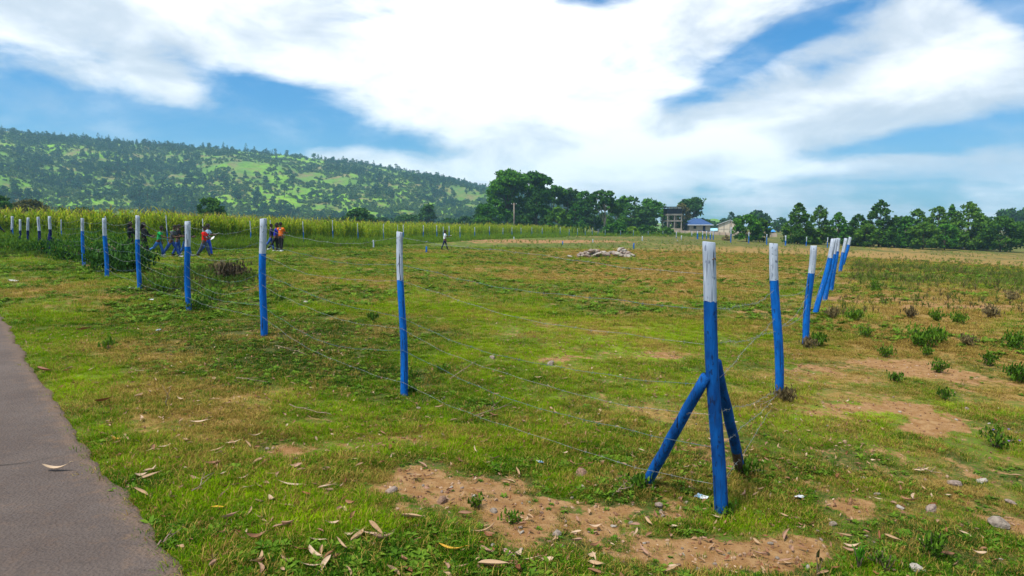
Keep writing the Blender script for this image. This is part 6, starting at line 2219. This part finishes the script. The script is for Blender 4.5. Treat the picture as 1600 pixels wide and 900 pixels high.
def build_tower():
    d = 212.0; w = 22 * d / F; base = b_at(1048.5, d, 362)
    top = Pd(1048.5, 322, d)[2] - base[2]
    dp = 4.6
    t = tag(empty('water_tower', base, .12), 'concrete frame water tower with a dark tank under a flat roof', 'water tower')
    lv = [top * .13, top * .42, top * .66]
    mb = MB(); mb.box((0, 0, lv[0] / 2 - .3), (w + .5, dp + .5, lv[0] + .6)); mb.build('plinth', M_wall, t)
    for x in (-w / 2, 0, w / 2):
        for y in (-dp / 2, dp / 2):
            mb = MB(); mb.box((x, y, (lv[0] + top * .92) / 2), (.30, .30, top * .92 - lv[0])); mb.build('column', M_conc, t)
    for z in lv[1:]:
        for y in (-dp / 2, dp / 2):
            mb = MB(); mb.box((0, y, z), (w + .5, .44, .42)); mb.build('beam', M_conc, t)
        for x in (-w / 2, w / 2):
            mb = MB(); mb.box((x, 0, z), (.42, dp - .45, .36)); mb.build('beam', M_conc, t)
    mb = MB(); mb.box((0, 0, lv[2] + .30), (w - .1, dp - .1, .16)); mb.build('floor_slab', M_conc, t)
    # panelled tank: ribbed sides
    tank = MB(); h = top * .90 - lv[2] - .4
    tank.box((0, 0, lv[2] + .4 + h / 2), (w + .35, dp + .35, h))
    tk = tank.build('tank', M_tank, t)
    for k in range(4):
        mb = MB(); mb.box((-w / 2 + .5 + k * (w - 1) / 3, -dp / 2 - .2, lv[2] + .4 + h / 2), (.14, .10, h - .1)); mb.build('rib', M_tank, tk)
    mb = MB(); mb.box((0, 0, top * .955), (w + 2.2, dp + 1.6, .22)); rf = mb.build('roof', M_dark, t)
    for k in range(3):
        mb = MB(); mb.box((-w * .3 + k * w * .3, -dp / 2 - .45, top * .925), (w * .26, .1, .35)); mb.build('fascia_board', M_tin, rf)
    mb = MB(); mb.tube([(w / 2 + .7, -dp / 2, 0), (w / 2 + .7, -dp / 2, top * .9)], .07, 6)
    for z in np.arange(.5, top * .88, .5): mb.tube([(w / 2 + .7, -dp / 2, z), (w / 2 + 1.2, -dp / 2, z)], .04, 4)
    mb.tube([(w / 2 + 1.2, -dp / 2, 0), (w / 2 + 1.2, -dp / 2, top * .9)], .07, 6)
    mb.build('ladder', M_dark, t)


def build_house():
    d = 214.0; base = b_at(1087, d, 363); w = 33 * d / F; dp = 6.0
    h = Pd(1087, 351, d)[2] - base[2]
    t = tag(empty('small_house', base, .06), 'small cream house with a blue hipped roof right of the tower', 'house')
    # front wall in pieces round a window and a door
    bz = h * .22
    fr = -dp / 2
    mb = MB()
    xs = [-w / 2, -w * .30, -w * .16, w * .14, w * .27, w / 2]
    mb.box(((xs[0] + xs[1]) / 2, fr, h / 2), (xs[1] - xs[0], .25, h)); mb.box(((xs[2] + xs[3]) / 2, fr, h / 2), (xs[3] - xs[2], .25, h)); mb.box(((xs[4] + xs[5]) / 2, fr, h / 2), (xs[5] - xs[4], .25, h))
    mb.box(((xs[1] + xs[2]) / 2, fr, h * .24), (xs[2] - xs[1], .25, h * .48)); mb.box(((xs[1] + xs[2]) / 2, fr, h * .95), (xs[2] - xs[1], .25, h * .1)); mb.box(((xs[3] + xs[4]) / 2, fr, h * .95), (xs[4] - xs[3], .25, h * .1))
    mb.box((-w / 2 + .125, .13, h / 2), (.25, dp - .26, h)); mb.box((w / 2 - .125, .13, h / 2), (.25, dp - .26, h)); mb.box((0, dp / 2 + .14, h / 2), (w, .25, h))
    mb.build('wall', M_wall, t)
    mb = MB(); mb.box(((xs[1] + xs[2]) / 2, fr + .08, h * .69), (xs[2] - xs[1], .06, h * .42)); wd = mb.build('window', M_dark, t)
    mb = MB(); mb.box(((xs[1] + xs[2]) / 2, fr - .14, h * .465), (xs[2] - xs[1] + .2, .14, .1)); mb.build('sill', M_conc, wd)
    mb = MB(); mb.box(((xs[3] + xs[4]) / 2, fr + .06, h * .45), (xs[4] - xs[3], .06, h * .9)); mb.build('door', simple_mat('door_blue', (.01, .012, .06)), t)
    for a, b in ((xs[0], xs[3]), (xs[4], xs[5])):
        mb = MB(); mb.box(((a + b) / 2, fr - .14, bz / 2), (b - a, .03, bz)); mb.build('painted_band', M_band, t)
    ov = .8; rh = Pd(1087, 341, d)[2] - base[2] - h
    X, Y = w / 2 + ov, dp / 2 + ov; rx = w * .16
    mb = MB(); mb.add([(-X, -Y, h), (X, -Y, h), (X, Y, h), (-X, Y, h), (-rx, 0, h + rh), (rx, 0, h + rh)], [(0, 1, 5, 4), (1, 2, 5), (2, 3, 4, 5), (3, 0, 4), (3, 2, 1, 0)])
    rf = mb.build('roof', M_roofb, t)
    mb = MB()
    mb.box((0, -Y - .03, h - .1), (2 * X, .06, .22)); mb.build('fascia', M_tin, rf)


def build_barn():
    d = 236.0
    base = b_at(1139, d, 366)
    t = tag(empty('barn', base, -.35), 'long pale barn with a low-pitched gable facing the field', 'barn')
    W = 36 * d / F; L = 16.0
    h = Pd(1120, 351.5, d)[2] - base[2]; ap = Pd(1139, 344.5, d)[2] - base[2]
    mb = MB()
    x = W / 2
    mb.add([(-x, 0, -.5), (x, 0, -.5), (x, 0, h), (0, 0, ap), (-x, 0, h), (-x, L, -.5), (x, L, -.5), (x, L, h), (0, L, ap), (-x, L, h)],
           [(0, 1, 2, 3, 4), (9, 8, 7, 6, 5), (1, 6, 7, 2), (5, 0, 4, 9)])
    mb.build('wall', M_barn, t)
    for s_ in (-1, 1):
        mb = MB(); o = .5
        a = Vector((0, -o, ap + .12)); b = Vector((s_ * (x + .5), -o, h - .5 * (ap - h) / x + .12))
        vs = [a, b, b + Vector((0, L + 2 * o, 0)), a + Vector((0, L + 2 * o, 0))]
        vs = [tuple(v) for v in vs] + [(v[0], v[1], v[2] + .14) for v in vs]
        mb.add(vs, [(3, 2, 1, 0), (4, 5, 6, 7), (0, 1, 5, 4), (1, 2, 6, 5), (2, 3, 7, 6), (3, 0, 4, 7)])
        mb.build('roof_sheet', M_tin, t)
    for k in range(5):
        mb = MB(); xx = -x + .12 + k * (W - .24) / 4; hh = h + (ap - h) * (1 - abs(xx) / x)
        mb.box((xx, -.06, hh / 2 - .25), (.22, .10, hh + .3)); mb.build('pilaster', M_conc, t)
    mb = MB(); mb.box((0, -.03, h * .55), (W - .1, .05, .12)); mb.build('tie_beam', M_conc, t)


def build_shed():
    d = 232.0
    base = b_at(1197, d, 366)
    t = tag(empty('blue_shed', base, .3), 'small shed with a bright blue roof left of the right-hand tree row', 'shed')
    w, dp = 15 * d / F, 4.0
    h = Pd(1197, 361, d)[2] - base[2]; ap = Pd(1197, 354.5, d)[2] - base[2]
    mb = MB(); mb.box((0, 0, h / 2), (w, dp, h)); mb.build('wall', M_perim, t)
    mb = MB(); mb.add([(-w / 2 - .2, -dp / 2 - .4, h - .25), (w / 2 + .2, -dp / 2 - .4, h - .25), (w / 2 + .2, .6, ap), (-w / 2 - .2, .6, ap), (-w / 2 - .2, dp / 2 + .3, h), (w / 2 + .2, dp / 2 + .3, h)], [(0, 1, 2, 3), (3, 2, 5, 4)])
    mb.build('roof', M_roofc, t)
    mb = MB(); mb.box((w * .2, -dp / 2 - .02, h * .42), (.9, .05, h * .84)); mb.build('door', M_dark, t)
    d = 240.0
    base = b_at(1111, d, 365)
    t = tag(empty('low_shed', base, .1), 'low pale shed with an aqua and white roof between house and barn', 'shed')
    w, dp = 17 * d / F, 4.0
    h = Pd(1111, 360, d)[2] - base[2]; ap = Pd(1111, 356.5, d)[2] - base[2]
    mb = MB(); mb.box((0, 0, h / 2), (w, dp, h)); mb.build('wall', M_tin, t)
    mb = MB(); mb.add([(-w / 2 - .2, -dp / 2 - .4, h - .05), (w / 2 + .2, -dp / 2 - .4, h - .05), (w / 2 + .2, .3, ap), (-w / 2 - .2, .3, ap), (-w / 2 - .2, dp / 2 + .3, h), (w / 2 + .2, dp / 2 + .3, h)], [(0, 1, 2, 3), (3, 2, 5, 4)])
    mb.build('roof', M_aqua, t)


def build_perimeter():
    d0 = 198.0
    us = np.arange(1042, 1222, 9.0)
    t = tag(empty('perimeter_wall', b_at(us[0], d0)), 'low pinkish-beige boundary wall in front of the far buildings', 'wall')
    P0 = np.array(t.location)
    for i in range(len(us) - 1):
        a, b = b_at(us[i], d0), b_at(us[i + 1], d0)
        ztop = Pd(us[i], 363 + (us[i] - 1042) / 180 * 1.5, d0)[2]
        z0 = min(a[2], b[2]) - .4
        c = (a + b) / 2
        mb = MB()
        L = float(np.hypot(*(b - a)[:2]))
        ztop = max(ztop, z0 + 1.3)
        mb.box((c[0] - P0[0], c[1] - P0[1], (z0 + ztop) / 2 - P0[2]), (L - .22, .16, ztop - z0), 0, math.atan2(b[1] - a[1], b[0] - a[0])); mb.build('wall_panel', M_perim, t)
        mb = MB(); mb.box((a[0] - P0[0], a[1] - P0[1], (z0 + ztop) / 2 - P0[2] + .05), (.24, .26, ztop - z0 + .1)); mb.build('pier', M_conc, t)


build_tower(); build_house(); build_barn(); build_shed(); build_perimeter()


def utility_pole(u, vt, vb, d, label, arm=True):
    p = b_at(u, d); h = Pd(u, vt, d)[2] - p[2]
    t = tag(empty('utility_pole', p), label, 'pole')
    mb = MB(); mb.tube([(0, 0, -.3), (.03, 0, h * .5), (0, 0, h)], [.17, .14, .11], 8); mb.build('pole', M_palebark, t, True)
    mb = MB(); mb.box((0, 0, h - .3), (1.1, .1, .12)); ca = mb.build('cross_arm', M_bark, t)
    for x in (-.5, .5):
        mb = MB(); mb.tube([(x, 0, h - .24), (x, 0, h - .06)], [.05, .03], 6); mb.build('insulator', M_tin, ca)


utility_pole(803, 317, 360, 140, 'pale wooden pole standing before the left grove trees')
utility_pole(1141, 346, 366, 160, 'thin pale pole in front of the barn gable')

# ------------------------------------------------------------------ haze
def build_haze():
    m, t, out = new_mat('haze_air')
    v = t.n('ShaderNodeVolumePrincipled')
    v.inputs['Color'].default_value = (0.42, 0.74, 1.0, 1)
    v.inputs['Density'].default_value = HAZE
    v.inputs['Anisotropy'].default_value = 0.2
    t.nt.links.new(v.outputs[0], out.inputs['Volume'])
    mb = MB()
    mb.box((-150, 0, 90), (14500, 14500, 0), 0)
    s = 2450.0
    zb, zt = -40.0, 215.0
    mb = MB()
    mb.box((0, 0, (zb + zt) / 2), (2 * s, 2 * s, zt - zb))
    o = mb.build('haze', m)
    tag(o, 'thin bluish haze in the air over the fields and hill', None, None, 'stuff')


HAZE = 0.00029
build_haze()
